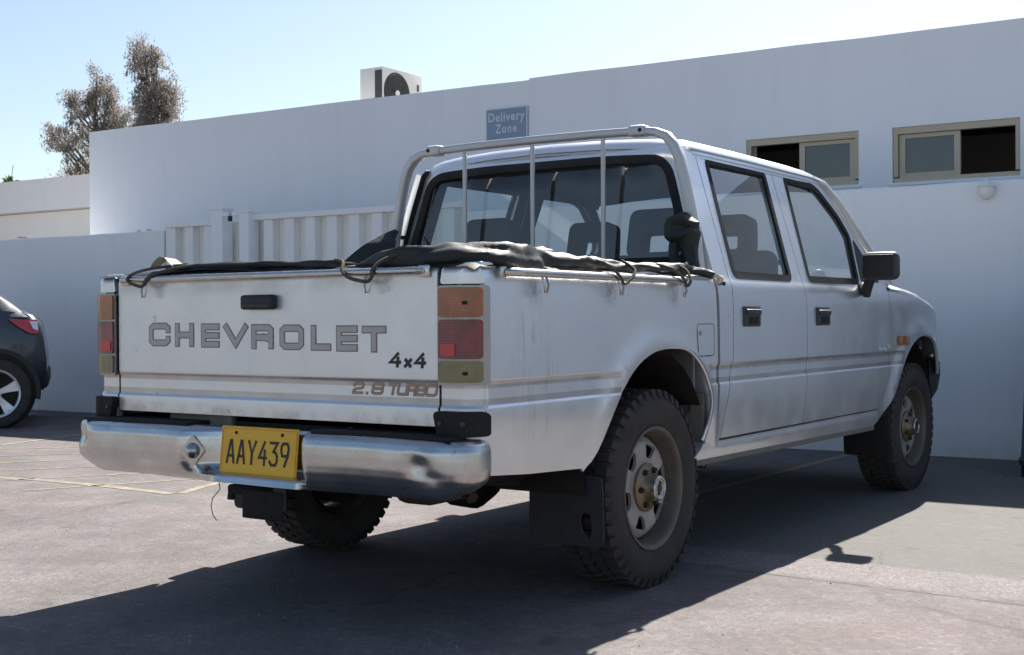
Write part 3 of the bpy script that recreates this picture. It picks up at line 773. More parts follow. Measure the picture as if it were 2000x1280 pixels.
# ================================================================== PICKUP
TK = thing('pickup_truck', 'dusty silver double-cab pickup with dented chrome rear bumper and yellow number plate', 'pickup truck')
def swage(z):
    return .0065*(smooth01((.772-z)/.016)*smooth01((z-.687)/.012))
PROF = [(.36, .786), (.46, .808), (.56, .822), (.66, .832), (.80, .834), (.98, .832), (1.04, .8285), (1.075, .822), (1.10, .811)]
def XS(y, z):
    if z > 1.10: return .811-.30*(z-1.10)
    x = cat(PROF, z)
    f = 1.
    if -.32 < y < .45: f = max(smooth01((-.24-y)/.05), smooth01((y-.40)/.05))
    f *= smooth01((2.80-y)/.04)
    x -= swage(z)*f
    for c, am, wd in ((.0, .011, .045), (3.05, .019, .06)):
        d = math.hypot(y-c-.03, (z-.40)*1.0)
        if z > .42: x += am*math.exp(-((d-.46)/wd)**2)
    if y > 3.25: x -= .11*((y-3.25)/.5)**2.3
    return x
ZC = [(1, e) for e in (.687, .690, .693, .696, .699, .756, .760, .764, .768, .772, 1.055, 1.075, 1.09)]
def rnd_poly(pts, r, n=4):
    out = []; N = len(pts)
    for i in range(N):
        p = Vector(pts[i]); a = (Vector(pts[i-1])-p); b = (Vector(pts[(i+1) % N])-p)
        rr = min(r, a.length*.45, b.length*.45); A = p+a.normalized()*rr; B = p+b.normalized()*rr
        for k in range(n+1):
            t = k/n; q = A*(1-t)**2+p*2*t*(1-t)+B*t*t; out.append((q.x, q.y))
    return out
REAR_ARCH = [(-.47, .454), (-.377, .55), (-.295, .661), (-.22, .741), (-.133, .795), (-.024, .831), (.102, .841), (.237, .829), (.339, .781), (.409, .715), (.445, .634), (.438, .545), (.420, .48)]
FRONT_ARCH = [(2.43, .385), (2.518, .432), (2.637, .531), (2.755, .655), (2.85, .745), (2.95, .805), (3.06, .838), (3.18, .845), (3.30, .825), (3.39, .78), (3.45, .71), (3.49, .62)]
def spline(pts, n=3):
    out = []
    for i in range(len(pts)-1):
        p0 = Vector(pts[max(0, i-1)]); p1 = Vector(pts[i]); p2 = Vector(pts[i+1]); p3 = Vector(pts[min(len(pts)-1, i+2)])
        for k in range(n):
            t = k/n
            q = .5*((2*p1)+(p2-p0)*t+(2*p0-5*p1+4*p2-p3)*t*t+(3*p1-p0-3*p2+p3)*t**3); out.append((q.x, q.y))
    out.append(tuple(pts[-1])); return out
RA = spline(REAR_ARCH); FA = spline(FRONT_ARCH)
ZTOP = [(2.45, 1.135), (2.65, 1.132), (2.9, 1.118), (3.2, 1.085), (3.45, 1.03), (3.6, .975), (3.7, .915), (3.75, .86)]
WIN_R = rnd_poly([(.70, 1.112), (1.298, 1.112), (1.342, 1.592), (.742, 1.588)], .035)
WIN_F = rnd_poly([(1.515, 1.114), (2.178, 1.118), (2.243, 1.352), (2.16, 1.445), (1.985, 1.560), (1.90, 1.582), (1.572, 1.592)], .03)
TRI = rnd_poly([(2.222, 1.125), (2.50, 1.128), (2.283, 1.335)], .02)
def shrink(loop, d):
    c = Vector((sum(p for p, q in loop)/len(loop), sum(q for p, q in loop)/len(loop))); out = []
    n = len(loop); A = sum(loop[i][0]*loop[(i+1) % n][1]-loop[(i+1) % n][0]*loop[i][1] for i in range(n)); sgn = 1 if A > 0 else -1
    for i in range(n):
        a = Vector(loop[i-1]); b = Vector(loop[(i+1) % n]); t = (b-a)
        if t.length < 1e-9: out.append(loop[i]); continue
        t.normalize(); out.append((loop[i][0]-t.y*d*sgn, loop[i][1]+t.x*d*sgn))
    return out
for s in (1, -1):
    # bed side
    outer = [(-1.047, .497), (-.80, .478), (-.475, .463)]+RA[1:]+[(.43, .45), (.494, .45), (.487, 1.098), (-1.047, 1.098)]
    bs = panel('bed_side', outer, [], XS, 'paint_side', TK, 'x', s, .014, (.05, .05), ZC)
    # dark return lip round the arch
    b = MB(); b.tube([(s*(XS(y, z)-.012), y, z) for y, z in RA], .0075, 6); b.build('arch_lip', 'paint', bs, 60)
    if s == 1:
        b = MB(); lp_ = rrect(.312, .458, .802, .922, .012)
        b.tube([(XS(y, z)-.0005, y, z) for y, z in lp_], .0018, 4, closed=True); b.build('fuel_flap_gap', 'black_rubber', bs, 60)
        b = MB(); b.lathe([(0, .838), (.009, .838), (.010, .834), (.010, .83)], 14, MX((0, .335, .888))); b.build('fuel_lock', 'aged_chrome', bs, 40)
    # cab corner / C pillar
    outer = [(.512, .40), (.545, .41), (.545, .476), (.632, .80), (.640, 1.09), (.652, 1.615), (.560, 1.625), (.535, 1.60), (.520, 1.45), (.512, 1.10)]
    panel('cab_corner', outer, [], XS, 'paint_side', TK, 'x', s, .03, (.04, .05), ZC, back='interior')
    # doors
    outer = [(.553, .478), (1.418, .478), (1.418, 1.10), (1.425, 1.612), (.658, 1.612), (.646, 1.09), (.638, .80)]
    d1 = panel('rear_door', outer, [WIN_R], XS, 'paint_side', TK, 'x', s, .03, (.06, .05), ZC, back='interior')
    outer = [(1.424, .478), (2.46, .478), (2.575, .655), (2.588, 1.06), (2.60, 1.12), (2.44, 1.275), (2.27, 1.425), (2.10, 1.565), (2.02, 1.606), (1.93, 1.614), (1.431, 1.612), (1.424, 1.10)]
    d2 = panel('front_door', outer, [WIN_F, TRI], XS, 'paint_side', TK, 'x', s, .03, (.06, .05), ZC, back='interior')
    for d, Wn in ((d1, WIN_R), (d2, WIN_F)):
        panel('window_seal', shrink(Wn, -.012), [shrink(Wn, .018)], XS, 'black_rubber', d, 'x', s, .012, (.2, .1), off=.002)
        panel('pane', shrink(Wn, .012), [], XS, 'window_glass', d, 'x', s, 0, (.2, .1), off=-.012)
    panel('quarter_panel', shrink(TRI, -.006), [], XS, 'black_plastic', d2, 'x', s, .01, (.2, .1), off=.001)
    for d, y0, y1 in ((d1, .728, .890), (d2, 1.528, 1.692)):
        b = MB(); b.rbox((s*(XS((y0+y1)/2, .95)+.003), (y0+y1)/2, .950), (.014, y1-y0, .082), .008); h = b.build('handle_plate', 'grey_plastic', d, 40)
        b = MB(); b.rbox((s*(XS((y0+y1)/2, .95)+.011), (y0+y1)/2+.004, .934), (.006, (y1-y0)*.55, .028), .003); b.build('pull', 'black_rubber', h, 40)
        b = MB(); b.rbox((s*(XS((y0+y1)/2, .95)+.013), (y0+y1)/2, .968), (.010, (y1-y0)*.86, .022), .004); b.build('lever', 'grey_plastic', h, 40)
    # inner door skins
    for d, y0, y1 in ((d1, .66, 1.40), (d2, 1.44, 2.5)):
        panel('inner_trim', [(y0, .50), (y1, .50), (y1, 1.08), (y0, 1.08)], [], lambda p, q: .745, 'interior', d, 'x', s, .03, (2, 2))
    # rocker
    outer = [(.322, .404), (.41, .468), (2.455, .472), (2.46, .43), (2.41, .386)]
    rk = panel('rocker', outer, [], lambda p, q: XS(p, q)+.006*smooth01((.47-q)/.03), 'paint_side', TK, 'x', s, .06, (.12, .014))
    b = MB(); b.tube([(s*.80, .33, .398), (s*.80, 1.4, .389), (s*.80, 2.40, .382)], .011, 6); b.build('sill_flange', 'frame_dust', rk, 60)
    # front fender
    outer = FA[1:]+[(3.56, .62), (3.70, .66), (3.742, .79)]+[(y, cat(ZTOP, y)-.055) for y in (3.72, 3.66, 3.58, 3.5, 3.42, 3.3, 3.2, 3.05, 2.9, 2.75, 2.65, 2.595)]+[(2.581, .655), (2.468, .476), (2.466, .43), (2.45, .40)]
    ff = panel('front_fender', outer, [], XS, 'paint_side', TK, 'x', s, .014, (.05, .05), ZC)
    b = MB(); b.tube([(s*(XS(y, z)-.012), y, z) for y, z in FA], .0075, 6); b.build('arch_lip', 'paint', ff, 60)
    b = MB(); b.rbox((s*(XS(2.78, .823)+.006), 2.776, .823), (.018, .150, .052), .006); b.build('side_marker', 'amber_plain', ff, 40)
    if s == 1:
        b = MB()
        for ch, y0, y1 in (('L', 2.392, 2.448), ('U', 2.456, 2.516), ('V', 2.522, 2.585)):
            letter(b, ch, y0, y1, .778, .816, .012, lambda a, c, h: (XS(a, c)+.002+h*2, a, c))
        b.build('name_badge', 'sign_white', d2, None)
        b = MB(); b.rbox((XS(.54, 1.085)+.004, .532, 1.085), (.014, .020, .028), .003); b.rbox((XS(.57, 1.085)+.003, .572, 1.078), (.01, .024, .016), .003)
        b.tube([(XS(.55, 1.09)+.006, .54, 1.095), (XS(.55, 1.09)+.006, .575, 1.074)], .004, 6); b.build('bed_latch', 'black_rubber', TK, 40)
    # A pillar
    pth = [(s*.650, 1.97, 1.622), (s*.664, 2.08, 1.597), (s*.693, 2.21, 1.512), (s*.718, 2.31, 1.425), (s*.757, 2.475, 1.29), (s*.785, 2.60, 1.185), (s*.80, 2.67, 1.125)]
    b = MB(); b.tube(pth, [.014, .020, .022, .023, .024, .024, .024], 10); b.build('windscreen_pillar', 'paint', TK, 60)
    # mirror
    mr = MB(); mr.rbox((s*.955, 2.065, 1.190), (.176, .075, .136), .030, 4); mir = mr.build('wing_mirror', 'grey_plastic', TK, 40)
    b = MB(); b.rbox((s*.955, 2.026, 1.190), (.148, .008, .108), .003); b.build('mirror_glass', 'black_plastic', mir, 40)
    b = MB(); b.tube([(s*.905, 2.07, 1.14), (s*.875, 2.10, 1.085), (s*.855, 2.14, 1.072), (s*.826, 2.19, 1.09)], [.024, .026, .028, .03], 8)
    b.tube([(s*.875, 2.10, 1.085), (s*.87, 2.11, 1.045)], [.026, .018], 8); b.build('arm', 'black_plastic', mir, 60)
    # bed inner wall, top rail, rope rail with hooks
    b = MB(); b.box((s*.735, -.28, .975), (.02, 1.52, .24)); b.build('bed_inner_wall', 'paint', TK, 30)
    b = MB(); b.rbox((s*.775, -.28, 1.0995), (.085, 1.53, .018), .006); b.build('bed_top_rail', 'paint', TK, 40)
    rl = MB(); yy = [-.955, -.94, -.90, -.6, -.2, .1, .15, .165]
    rl.tube([(s*(.838 if i in (0, 7) else .862), y, 1.079) for i, y in enumerate(yy)], .0125, 8); ro = rl.build('rope_rail', 'aged_chrome', TK, 60)
    for y in (-.965, .17):
        b = MB(); b.rbox((s*.836, y, 1.079), (.012, .03, .034), .005); b.build('rail_bracket', 'aged_chrome', ro, 40)
    for y in (-.785, -.325, .137):
        b = MB(); b.tube([(s*.86, y-.012, 1.077), (s*.872, y-.012, 1.045), (s*.870, y-.006, 1.022), (s*.870, y+.006, 1.022), (s*.872, y+.012, 1.045), (s*.86, y+.012, 1.077)], .0042, 6); b.build('hook', 'aged_chrome', ro, 60)
    # tail corner, lamp, rubber block
    def YC(x, z, s=s):
        a = abs(x); y = -1.090+swage(z)+.012*smooth01((1.075-z)/.25)*0
        if a > .765: y += .048*min(1.4, (a-.765)/.068)**2.2
        if z > 1.085: y += .012*((z-1.085)/.013)**2
        return y
    outer = [(.703*s, .60), (.833*s, .60), (.833*s, 1.040), (.703*s, 1.040)]
    tc = panel('tail_corner', outer, [], YC, 'paint_tail', TK, 'y', 1, .02, (.012, .06), ZC)
    outer = rnd_poly([(.706*s, 1.044), (.834*s, 1.044), (.822*s, 1.098), (.716*s, 1.098)], .012)
    panel('top_cap', outer, [], YC, 'paint', tc, 'y', 1, .05, (.012, .02), off=-.004)
    def YL(x, z): return YC(x, 1.0)
    def sx(a, b_): return (a, b_) if s > 0 else (-b_, -a)
    fr_o = rrect(*sx(.703, .842), .756, 1.040, .008)
    lens = [('amber_lens', .949, 1.034, 'amber_lens'), ('red_lens', .831, .943, 'red_lens'), ('reverse_lens', .764, .825, 'yellowed_lens')]
    lf = panel('tail_lamp', fr_o, [], YL, 'lamp_frame', TK, 'y', 1, .02, (.012, .06), off=-.010)
    for nm, z0, z1, mt in lens:
        panel(nm, rrect(*sx(.709, .833), z0, z1, .009), [], YL, mt, lf, 'y', 1, .012, (.012, .04), off=-.017)
    panel('reflector', rrect(*sx(.718, .768), .840, .874, .004), [], YL, 'red_bright', lf, 'y', 1, .004, (.02, .02), off=-.0195)
    for z in ((.99, .79) if s > 0 else ()):
        b = MB(); b.rbox((s*.797, YL(.797, 1)-.018, z), (.018, .006, .010), .002); b.build('lens_clip', 'black_rubber', lf, 40)
    def YB(x, z): return YC(x, 1.0)-.028
    bk = panel('corner_block', rnd_poly([(.697*s, .672), (.705*s, .682), (.84*s, .682), (.848*s, .672), (.848*s, .612), (.70*s+.012*s, .606)], .01), [], YB, 'black_rubber', TK, 'y', 1, .035, (.012, .02))
    for x in ((.722, .795) if s > 0 else (.722,)):
        b = MB(); b.lathe([(0, .004), (.007, .003), (.008, -.004)], 12, Matrix.Translation((s*x, YB(x, .65)-.001, .648)) @ Matrix.Rotation(-math.pi/2, 4, 'Z')); b.build('screw', 'grey_plastic', bk, 40)
    # mud flaps, liners
    tear = rnd_poly([(s*.77, .312), (s*.80, .308), (s*.806, .25), (s*.796, .222), (s*.768, .245), (s*.757, .285)], .012)
    panel('mud_flap', rnd_poly([(s*.56, .43), (s*.845, .43), (s*.848, .20), (s*.556, .20)], .025), [tear] if s > 0 else [], lambda p, q: -.415+.02*(.43-q)+.004*math.sin(p*14), 'flap_rubber', TK, 'y', 1, .008, (.05, .1))
    b = MB(); fl = rnd_poly([(s*.59, .46), (s*.835, .46), (s*.84, .225), (s*.60, .225)], .02)
    n = len(fl); V = [(x, 2.545, z) for x, z in fl]+[(x, 2.553, z) for x, z in fl]
    b.add(V, [tuple(range(n))[::-1], tuple(range(n, 2*n))]+[(i, (i+1) % n, n+(i+1) % n, n+i) for i in range(n)]); b.build('mud_flap', 'black_rubber', TK, 30)
    for cyy, rr in ((.02, .44), (3.03, .43)):
        b = MB(); q = []
        for k in range(17):
            a = math.pi*(-.04+1.08*k/16); q.append([(s*x, cyy+rr*math.cos(a)*1.04, .42+rr*math.sin(a)*.95) for x in (.44, .60, .79)])
        b.loft(q); b.loft([[(s*.44, p[0][1], p[0][2]) for p in q], [(s*.44, p[0][1], .42) for p in q]]); b.build('wheel_liner', 'underbody', TK, 60)
    b = MB(); b.box((s*.70, .435, .52), (.2, .02, .28)); b.build('splash_panel', 'frame_dust', TK, 30)

# tailgate ------------------------------------------------------------------
def YT(x, z): return -1.090+swage(z)+(.016*((z-1.075)/.025)**2 if z > 1.075 else 0)
tg = panel('tailgate', rrect(-.694, .694, .636, 1.100, .008), [], YT, 'paint_tail', TK, 'y', 1, .04, (.08, .05), ZC)
def tp(a, c, h): return (a, YT(a, c)-h, c)
LX = [(-.539, -.431), (-.409, -.316), (-.283, -.196), (-.177, -.067), (-.052, .047), (.072, .176), (.204, .288), (.308, .394), (.41, .505)]
for i, ch in enumerate('CHEVROLET'):
    a, b_ = LX[i]; zc = .898-.012*(i/8)
    m1 = MB(); letter(m1, ch, a, b_, zc-.040, zc+.040, .0235, tp); e = m1.build('letter', 'decal_edge', tg, None)
    m2 = MB(); letter(m2, ch, a, b_, zc-.040, zc+.040, .0235, tp, .0036, .0014); m2.build('letter_fill', 'decal_fill', e, None)
for ch, a, b_, z0, z1 in (('4', .512, .558, .803, .848), ('x', .570, .598, .803, .838), ('4', .606, .650, .802, .847)):
    m1 = MB(); letter(m1, ch, a, b_, z0, z1, .0105, tp, shear=.12); m1.build('letter', 'decal_black', tg, None)
for ch, a, b_ in (('2', .364, .407), ('.', .4165, .428), ('8', .438, .484), ('T', .500, .541), ('U', .535, .575), ('R', .572, .607), ('B', .606, .643), ('O', .640, .685)):
    m1 = MB(); letter(m1, ch, a, b_, .7205, .7575, .0088, tp, shear=.22); e = m1.build('letter', 'decal_rust', tg, None)
    m2 = MB(); letter(m2, ch, a, b_, .7205, .7575, .0088, tp, .0013, .0014, shear=.22); m2.build('letter_fill', 'decal_orange', e, None)
b = MB(); b.rbox((-.005, -1.104, 1.001), (.142, .03, .047), .010, 3); th = b.build('tailgate_handle', 'black_plastic', tg, 40)
b = MB(); b.rbox((-.005, -1.1195, .990), (.124, .004, .008), .0018); b.build('lever', 'grey_plastic', th, 40)
rl = MB(); xx = [-.645, -.64, -.60, -.2, .2, .6, .635, .642]
rl.tube([(x, -1.092 if i in (0, 7) else -1.118, 1.0845+(.004*(i == 0))) for i, x in enumerate(xx)], .0115, 8); tr_ = rl.build('rope_rail', 'aged_chrome', tg, 60)
for x in (-.652, .652):
    b = MB(); b.rbox((x, -1.096, 1.083), (.042, .010, .036), .008); b.build('rail_bracket', 'aged_chrome', tr_, 40)
    b = MB(); b.lathe([(0, .004), (.006, .003), (.007, -.003)], 12, Matrix.Translation((x, -1.102, 1.083)) @ Matrix.Rotation(-math.pi/2, 4, 'Z')); b.build('bolt', 'chrome', tr_, 40)
for x in (-.523, .462):
    b = MB(); b.tube([(x-.011, -1.116, 1.08), (x-.011, -1.126, 1.045), (x-.006, -1.126, 1.024), (x+.006, -1.126, 1.024), (x+.011, -1.126, 1.045), (x+.011, -1.116, 1.08)], .004, 6); b.build('hook', 'chrome', tr_, 60)
b = MB(); b.box((0, -1.055, 1.10), (1.38, .03, .012)); b.build('inner_lip', 'black_rubber', tg, 30)
for s in (1, -1):
    b = MB(); b.box((s*.6985, -1.064, .86), (.007, .03, .46)); b.build('gap_strip', 'black_rubber', TK, 30)

# cab shell ----------------------------------------------------------------------
def YR(x, z):
    e = XS(.6, max(z, 1.0))-.008; a = abs(x)
    y = .512+.085*max(0, z-1.10)
    if a > e-.09: y += .030*min(1.2, (a-e+.09)/.09)**2.2
    if z > 1.56: y += .05*((z-1.56)/.07)**2*.6
    return y
outer = [(-.805, .50), (.805, .50)]+[(XS(.6, z)-.006, z) for z in (.9, 1.02, 1.1, 1.3, 1.5, 1.6)]+[(.60, 1.645), (.45, 1.662), (0, 1.672), (-.45, 1.662), (-.60, 1.645)]+[(-XS(.6, z)+.006, z) for z in (1.6, 1.5, 1.3, 1.1, 1.02, .9)]
RG = rnd_poly([(-.715, 1.16), (.715, 1.16), (.592, 1.588), (.30, 1.602), (-.30, 1.602), (-.592, 1.588)], .085, 7)
panel('cab_back', outer, [RG], YR, 'paint', TK, 'y', 1, .03, (.05, .05), back='interior')
panel('rear_window_seal', shrink(RG, -.010), [shrink(RG, .026)], YR, 'black_rubber', TK, 'y', 1, .014, (.15, .1), off=-.005)
panel('rear_window', shrink(RG, .012), [], YR, 'rear_glass', TK, 'y', 1, 0, (.15, .1), off=.012)
# roof
ROOF_Y = [(.588, -.052), (.600, -.030), (.635, -.009), (.71, 0), (1.2, .004), (1.7, .002), (1.9, -.004), (2.0, -.014), (2.08, -.032), (2.14, -.06)]
RSEC = [(.6665, 1.600), (.662, 1.622), (.652, 1.640), (.630, 1.655), (.58, 1.671), (.48, 1.683), (.30, 1.694), (0, 1.700)]
q = []
for y, dz in ROOF_Y:
    kx = interp([(.588, .965), (.600, .985), (.635, .997), (.71, 1)], y)
    sec = [(x*kx, y+(.07*(1-(x/.66)**2) if y > 1.95 else 0)*(y-1.95)/.19, 1.6+(z-1.6)+dz*smooth01((.70-x)/.10)) for x, z in RSEC]
    q.append(sec+[(-x, yy, z) for x, yy, z in sec[-2::-1]])
b = MB(); b.loft(q); b.loft([[(x, y, z-.012) for x, y, z in reversed(g_)] for g_ in q]); rf = b.build('roof', 'paint', TK, 50)
for s in (1, -1):
    b = MB(); b.tube([(s*(XS(.6, 1.615)+.006), .60, 1.619), (s*(XS(.6, 1.615)+.006), 1.2, 1.622), (s*(XS(.6, 1.615)+.006), 1.9, 1.620), (s*.668, 2.02, 1.612)], .006, 6); b.build('drip_rail', 'paint', rf, 60)
b = MB(); b.loft([[(x*.97, y, z-.04) for x, y, z in reversed(g_)] for g_ in q[2:]]); b.build('headliner', 'headliner', rf, 50)
# windscreen
q = []
for k in range(7):
    t = k/6; row = []
    for j in range(13):
        u = -1+j/6; row.append((u*(.735-.115*t), 2.63-.53*t+.11*(1-u*u)*(1-.35*t), 1.135+.475*t+.012*math.sin(t*math.pi)+.02*t*(1-u*u)))
    q.append(row)
b = MB(); b.loft(q); b.build('windscreen', 'window_glass', TK, 60)
# hood
q = []
for y in (2.60, 2.72, 2.85, 3.0, 3.15, 3.3, 3.42, 3.5, 3.58, 3.66, 3.71, 3.745):
    zt = cat(ZTOP, y); x0 = XS(y, .95); nx = x0/.833; k = 1 if y < 3.6 else max(.3, (3.8-y)/.2)
    sec = [(XS(y, zt-.056)-.0005, y, zt-.056), (x0-.008, y, zt-.040), (.795*nx, y, zt-.020), (.75*nx, y, zt-.005), (.68*nx, y, zt+.006), (.5*nx, y+.012, zt+.022*k), (.25*nx, y+.02, zt+.032*k), (0, y+.022, zt+.035*k)]
    q.append(sec+[(-x, yy, z) for x, yy, z in sec[-2::-1]])
b = MB(); b.loft(q); hd = b.build('bonnet', 'paint', TK, 60)
nose = q[-1]; b = MB(); b.loft([nose, [(x, y+.004, z*.5+.36) for x, y, z in nose], [(x, y-.02, .56) for x, y, z in nose]]); b.build('front_panel', 'paint', TK, 60)
b = MB(); b.rbox((0, 3.765, .74), (.80, .03, .13), .01); gr_ = b.build('grille', 'black_plastic', TK, 40)
for k in range(4):
    b = MB(); b.box((0, 3.784, .69+.032*k), (.78, .01, .012)); b.build('grille_bar', 'chrome', gr_, 30)
for s in (1, -1):
    b = MB(); b.rbox((s*.545, 3.752, .745), (.22, .035, .12), .012); b.build('headlamp', 'headlamp_glass', TK, 40)
fbp = [(-.785, 3.48), (-.81, 3.54), (-.81, 3.62), (-.775, 3.72), (-.68, 3.80), (-.4, 3.835), (0, 3.845)]
fbp = fbp+[(-x, y) for x, y in fbp[-2::-1]]; q = []
for i, (x, y) in enumerate(fbp):
    a = Vector(fbp[max(0, i-1)]); c = Vector(fbp[min(len(fbp)-1, i+1)]); t = (c-a).normalized(); n = Vector((-t.y, t.x))
    q.append([(x-n.x*d, y-n.y*d, z) for d, z in ((.10, .69), (.03, .70), (.012, .68), (.010, .60), (.025, .52), (.06, .46), (.10, .46))])
b = MB(); b.loft(q); b.build('front_bumper', 'grey_plastic', TK, 50)
for s in (1, -1):
    b = MB(); b.rbox((s*.785, 3.49, .725), (.05, .08, .03), .012); b.build('bumper_end', 'aged_chrome', TK, 40)

# load-bed hoop (sports bar) ------------------------------------------------------
leg = [(.768, 1.095), (.752, 1.22), (.735, 1.33), (.705, 1.48), (.684, 1.56), (.662, 1.615), (.628, 1.655), (.580, 1.676), (.52, 1.684), (.3, 1.689), (0, 1.691)]
pth = [(x, .478, z) for x, z in leg]+[(-x, .478, z) for x, z in leg[-2::-1]]
N = len(pth); q = []
for i, p in enumerate(pth):
    a = Vector(pth[max(0, i-1)]); c = Vector(pth[min(N-1, i+1)]); t = (c-a).normalized(); n = Vector((0, 1, 0)).cross(t)
    rr = .022 if abs(p[0]) > .6 else .0185
    sq = lambda v: math.copysign(abs(v)**.55, v)
    q.append([Vector(p)+n*rr*.9*sq(math.cos(2*math.pi*(k+.5)/16))+Vector((0, 1, 0))*.024*sq(math.sin(2*math.pi*(k+.5)/16)) for k in range(16)])
b = MB(); b.loft(q, True, True); hp = b.build('bed_hoop', 'brushed_alloy', TK, 60)
for x in (-.35, 0, .34):
    b = MB(); b.tube([(x, .478, 1.10), (x, .478, 1.68)], .0095, 10); b.build('upright_bar', 'brushed_alloy', hp, 60)
for s in (1, -1):
    b = MB(); b.rbox((s*.505, .478, 1.685), (.075, .066, .044), .012, 2); sl_ = b.build('joint_sleeve', 'brushed_alloy', hp, 40)
    b = MB(); b.lathe([(0, .005), (.008, .004), (.009, -.004)], 12, Matrix.Translation((s*.525, .446, 1.685)) @ Matrix.Rotation(-math.pi/2, 4, 'Z')); b.build('bolt', 'rusty_steel', sl_, 40)
    b = MB(); b.rbox((s*.775, .478, 1.105), (.07, .10, .014), .004); b.build('foot_plate', 'brushed_alloy', hp, 40)

# rear bumper ---------------------------------------------------------------------
PL = [(-.838, -1.03), (-.850, -1.06), (-.856, -1.095), (-.852, -1.128), (-.838, -1.155), (-.81, -1.176), (-.76, -1.190), (-.70, -1.197), (-.60, -1.20), (-.45, -1.20), (-.30, -1.20), (-.255, -1.20), (0, -1.20)]
PL = PL+[(-x, y) for x, y in PL[-2::-1]]
PP = []
for (a, c) in zip(PL, PL[1:]):
    L = math.hypot(c[0]-a[0], c[1]-a[1]); n = max(1, int(L/.014))
    PP += [(a[0]+(c[0]-a[0])*k/n, a[1]+(c[1]-a[1])*k/n) for k in range(n)]
PP.append(PL[-1])
OUT = [(.17, .600), (.06, .607), (.025, .604), (.008, .592), (.001, .572), (.0, .545), (.001, .515), (.006, .490), (.018, .468), (.036, .447), (.06, .430), (.14, .424)]
REC = [(.17, .600), (.125, .604), (.118, .600), (.113, .590), (.111, .570), (.110, .545), (.108, .515), (.104, .480), (.055, .466), (.010, .460), (.002, .438), (.14, .424)]
def dense(sec, m=4):
    o = []
    for (a, c) in zip(sec, sec[1:]): o += [(a[0]+(c[0]-a[0])*k/m, a[1]+(c[1]-a[1])*k/m) for k in range(m)]
    return o+[sec[-1]]
OUT, REC = dense(OUT), dense(REC); q = []
from mathutils import noise as mnoise
for i, (x, y) in enumerate(PP):
    a = Vector(PP[max(0, i-2)]); c = Vector(PP[min(len(PP)-1, i+2)]); t = (c-a).normalized(); n = Vector((t.y, -t.x))
    f = min(1, max(0, (x+.262)/.15))*(1-smooth01((x-.236)/.024)) if abs(x) < .5 and y < -1.15 else 0
    sec = []
    for (d0, z0), (d1, z1) in zip(OUT, REC):
        d = d0+(d1-d0)*f; z = z0+(z1-z0)*f
        if y < -1.02:
            d += .016*math.exp(-((x-.70)/.028)**2-((z-.530)/.03)**2)+.012*math.exp(-((x-.745)/.022)**2-((z-.498)/.02)**2)-.006*math.exp(-((x-.725)/.03)**2-((z-.565)/.02)**2)
            d += .022*math.exp(-((x+.80)/.05)**2-((z-.555)/.035)**2)+.008*math.exp(-((x+.62)/.012)**2-((z-.60)/.012)**2)
            d += .0035*mnoise.noise(Vector((x*5, z*9, 3.1)))
            z += .004*mnoise.noise(Vector((x*3.1, 8.2, z*4)))
        ed = smooth01((abs(x)-.72)/.16); z += .022*ed*smooth01((.50-z)/.07)
        sec.append((x-n.x*d, y-n.y*d, z))
    q.append(sec)
b = MB(); b.loft(q); rb = b.build('rear_bumper', 'bumper_chrome', TK, 70)
for s in (1, -1):
    b = MB(); b.rbox((s*.53, -1.115, .609), (.52, .105, .012), .004); b.build('step_pad', 'black_rubber', rb, 40)
    b = MB(); b.box((s*.45, -1.02, .48), (.05, .25, .05)); b.build('bumper_bracket', 'underbody', rb, 30)
pl = MB(); Mp = Matrix.Translation((.03, -1.143, .531)) @ Matrix.Rotation(R(-6), 4, 'X')
pl.rbox((0, 0, 0), (.334, .004, .157), .0018, 1, Mp); plate = pl.build('number_plate', 'plate_yellow', rb, 40)
b = MB(); b.tube([Mp @ Vector((x, -.003, z)) for x, z in rrect(-.160, .160, -.0725, .0725, .010)], .0022, 5, closed=True); b.build('raised_border', 'plate_yellow', plate, 60)
def pp_(a, c, h): return Mp @ Vector((a, -.0022-h, c))
for i, ch in enumerate('AAY439'):
    a = -.139+i*.0468
    m1 = MB(); letter(m1, ch, a, a+.0385, -.040, .037, .0088, pp_); m1.build('letter', 'plate_black', plate, None)
for x in (-.10, .10):
    b = MB(); b.lathe([(0, .003), (.005, .002), (.006, -.002)], 10, Mp @ Matrix.Translation((x, -.003, .058)) @ Matrix.Rotation(-math.pi/2, 4, 'Z')); b.build('screw', 'rusty_steel', plate, 40)
Ml = Matrix.Translation((-.222, -1.183, .528)) @ Matrix.Rotation(R(30), 4, 'Z')
b = MB(); dm = rnd_poly([(-.04, 0), (0, -.052), (.04, 0), (0, .052)], .012); n = len(dm)
b.add([(x, -.006, z) for x, z in dm]+[(x, .02, z) for x, z in dm], [tuple(range(n))[::-1]]+[(i, (i+1) % n, n+(i+1) % n, n+i) for i in range(n)], Ml); plm = b.build('plate_lamp', 'aged_chrome', rb, 40)
b = MB(); b.lathe([(0, .022), (.012, .020), (.020, .013), (.024, .004), (.026, -.002)], 20, Ml @ Matrix.Translation((0, -.006, 0)) @ Matrix.Rotation(-math.pi/2, 4, 'Z')); b.build('dome', 'chrome', plm, 40)
b = MB(); b.tube([(-.16, -1.13, .424), (-.135, -1.15, .405), (-.153, -1.165, .378), (-.160, -1.165, .352), (-.152, -1.165, .325), (-.135, -1.165, .308)], .0016, 5); b.build('loose_wire', 'rusty_steel', rb, 60)
b = MB(); b.rbox((.068, -1.165, .372), (.172, .008, .09), .012); b.build('hitch_plate', 'underbody', rb, 40)
b = MB(); b.rbox((-.03, -1.12, .408), (.16, .05, .03), .008); b.tube([(-.095, -1.135, .41), (-.10, -1.137, .375)], .012, 8); b.build('tow_eye', 'underbody', rb, 40)

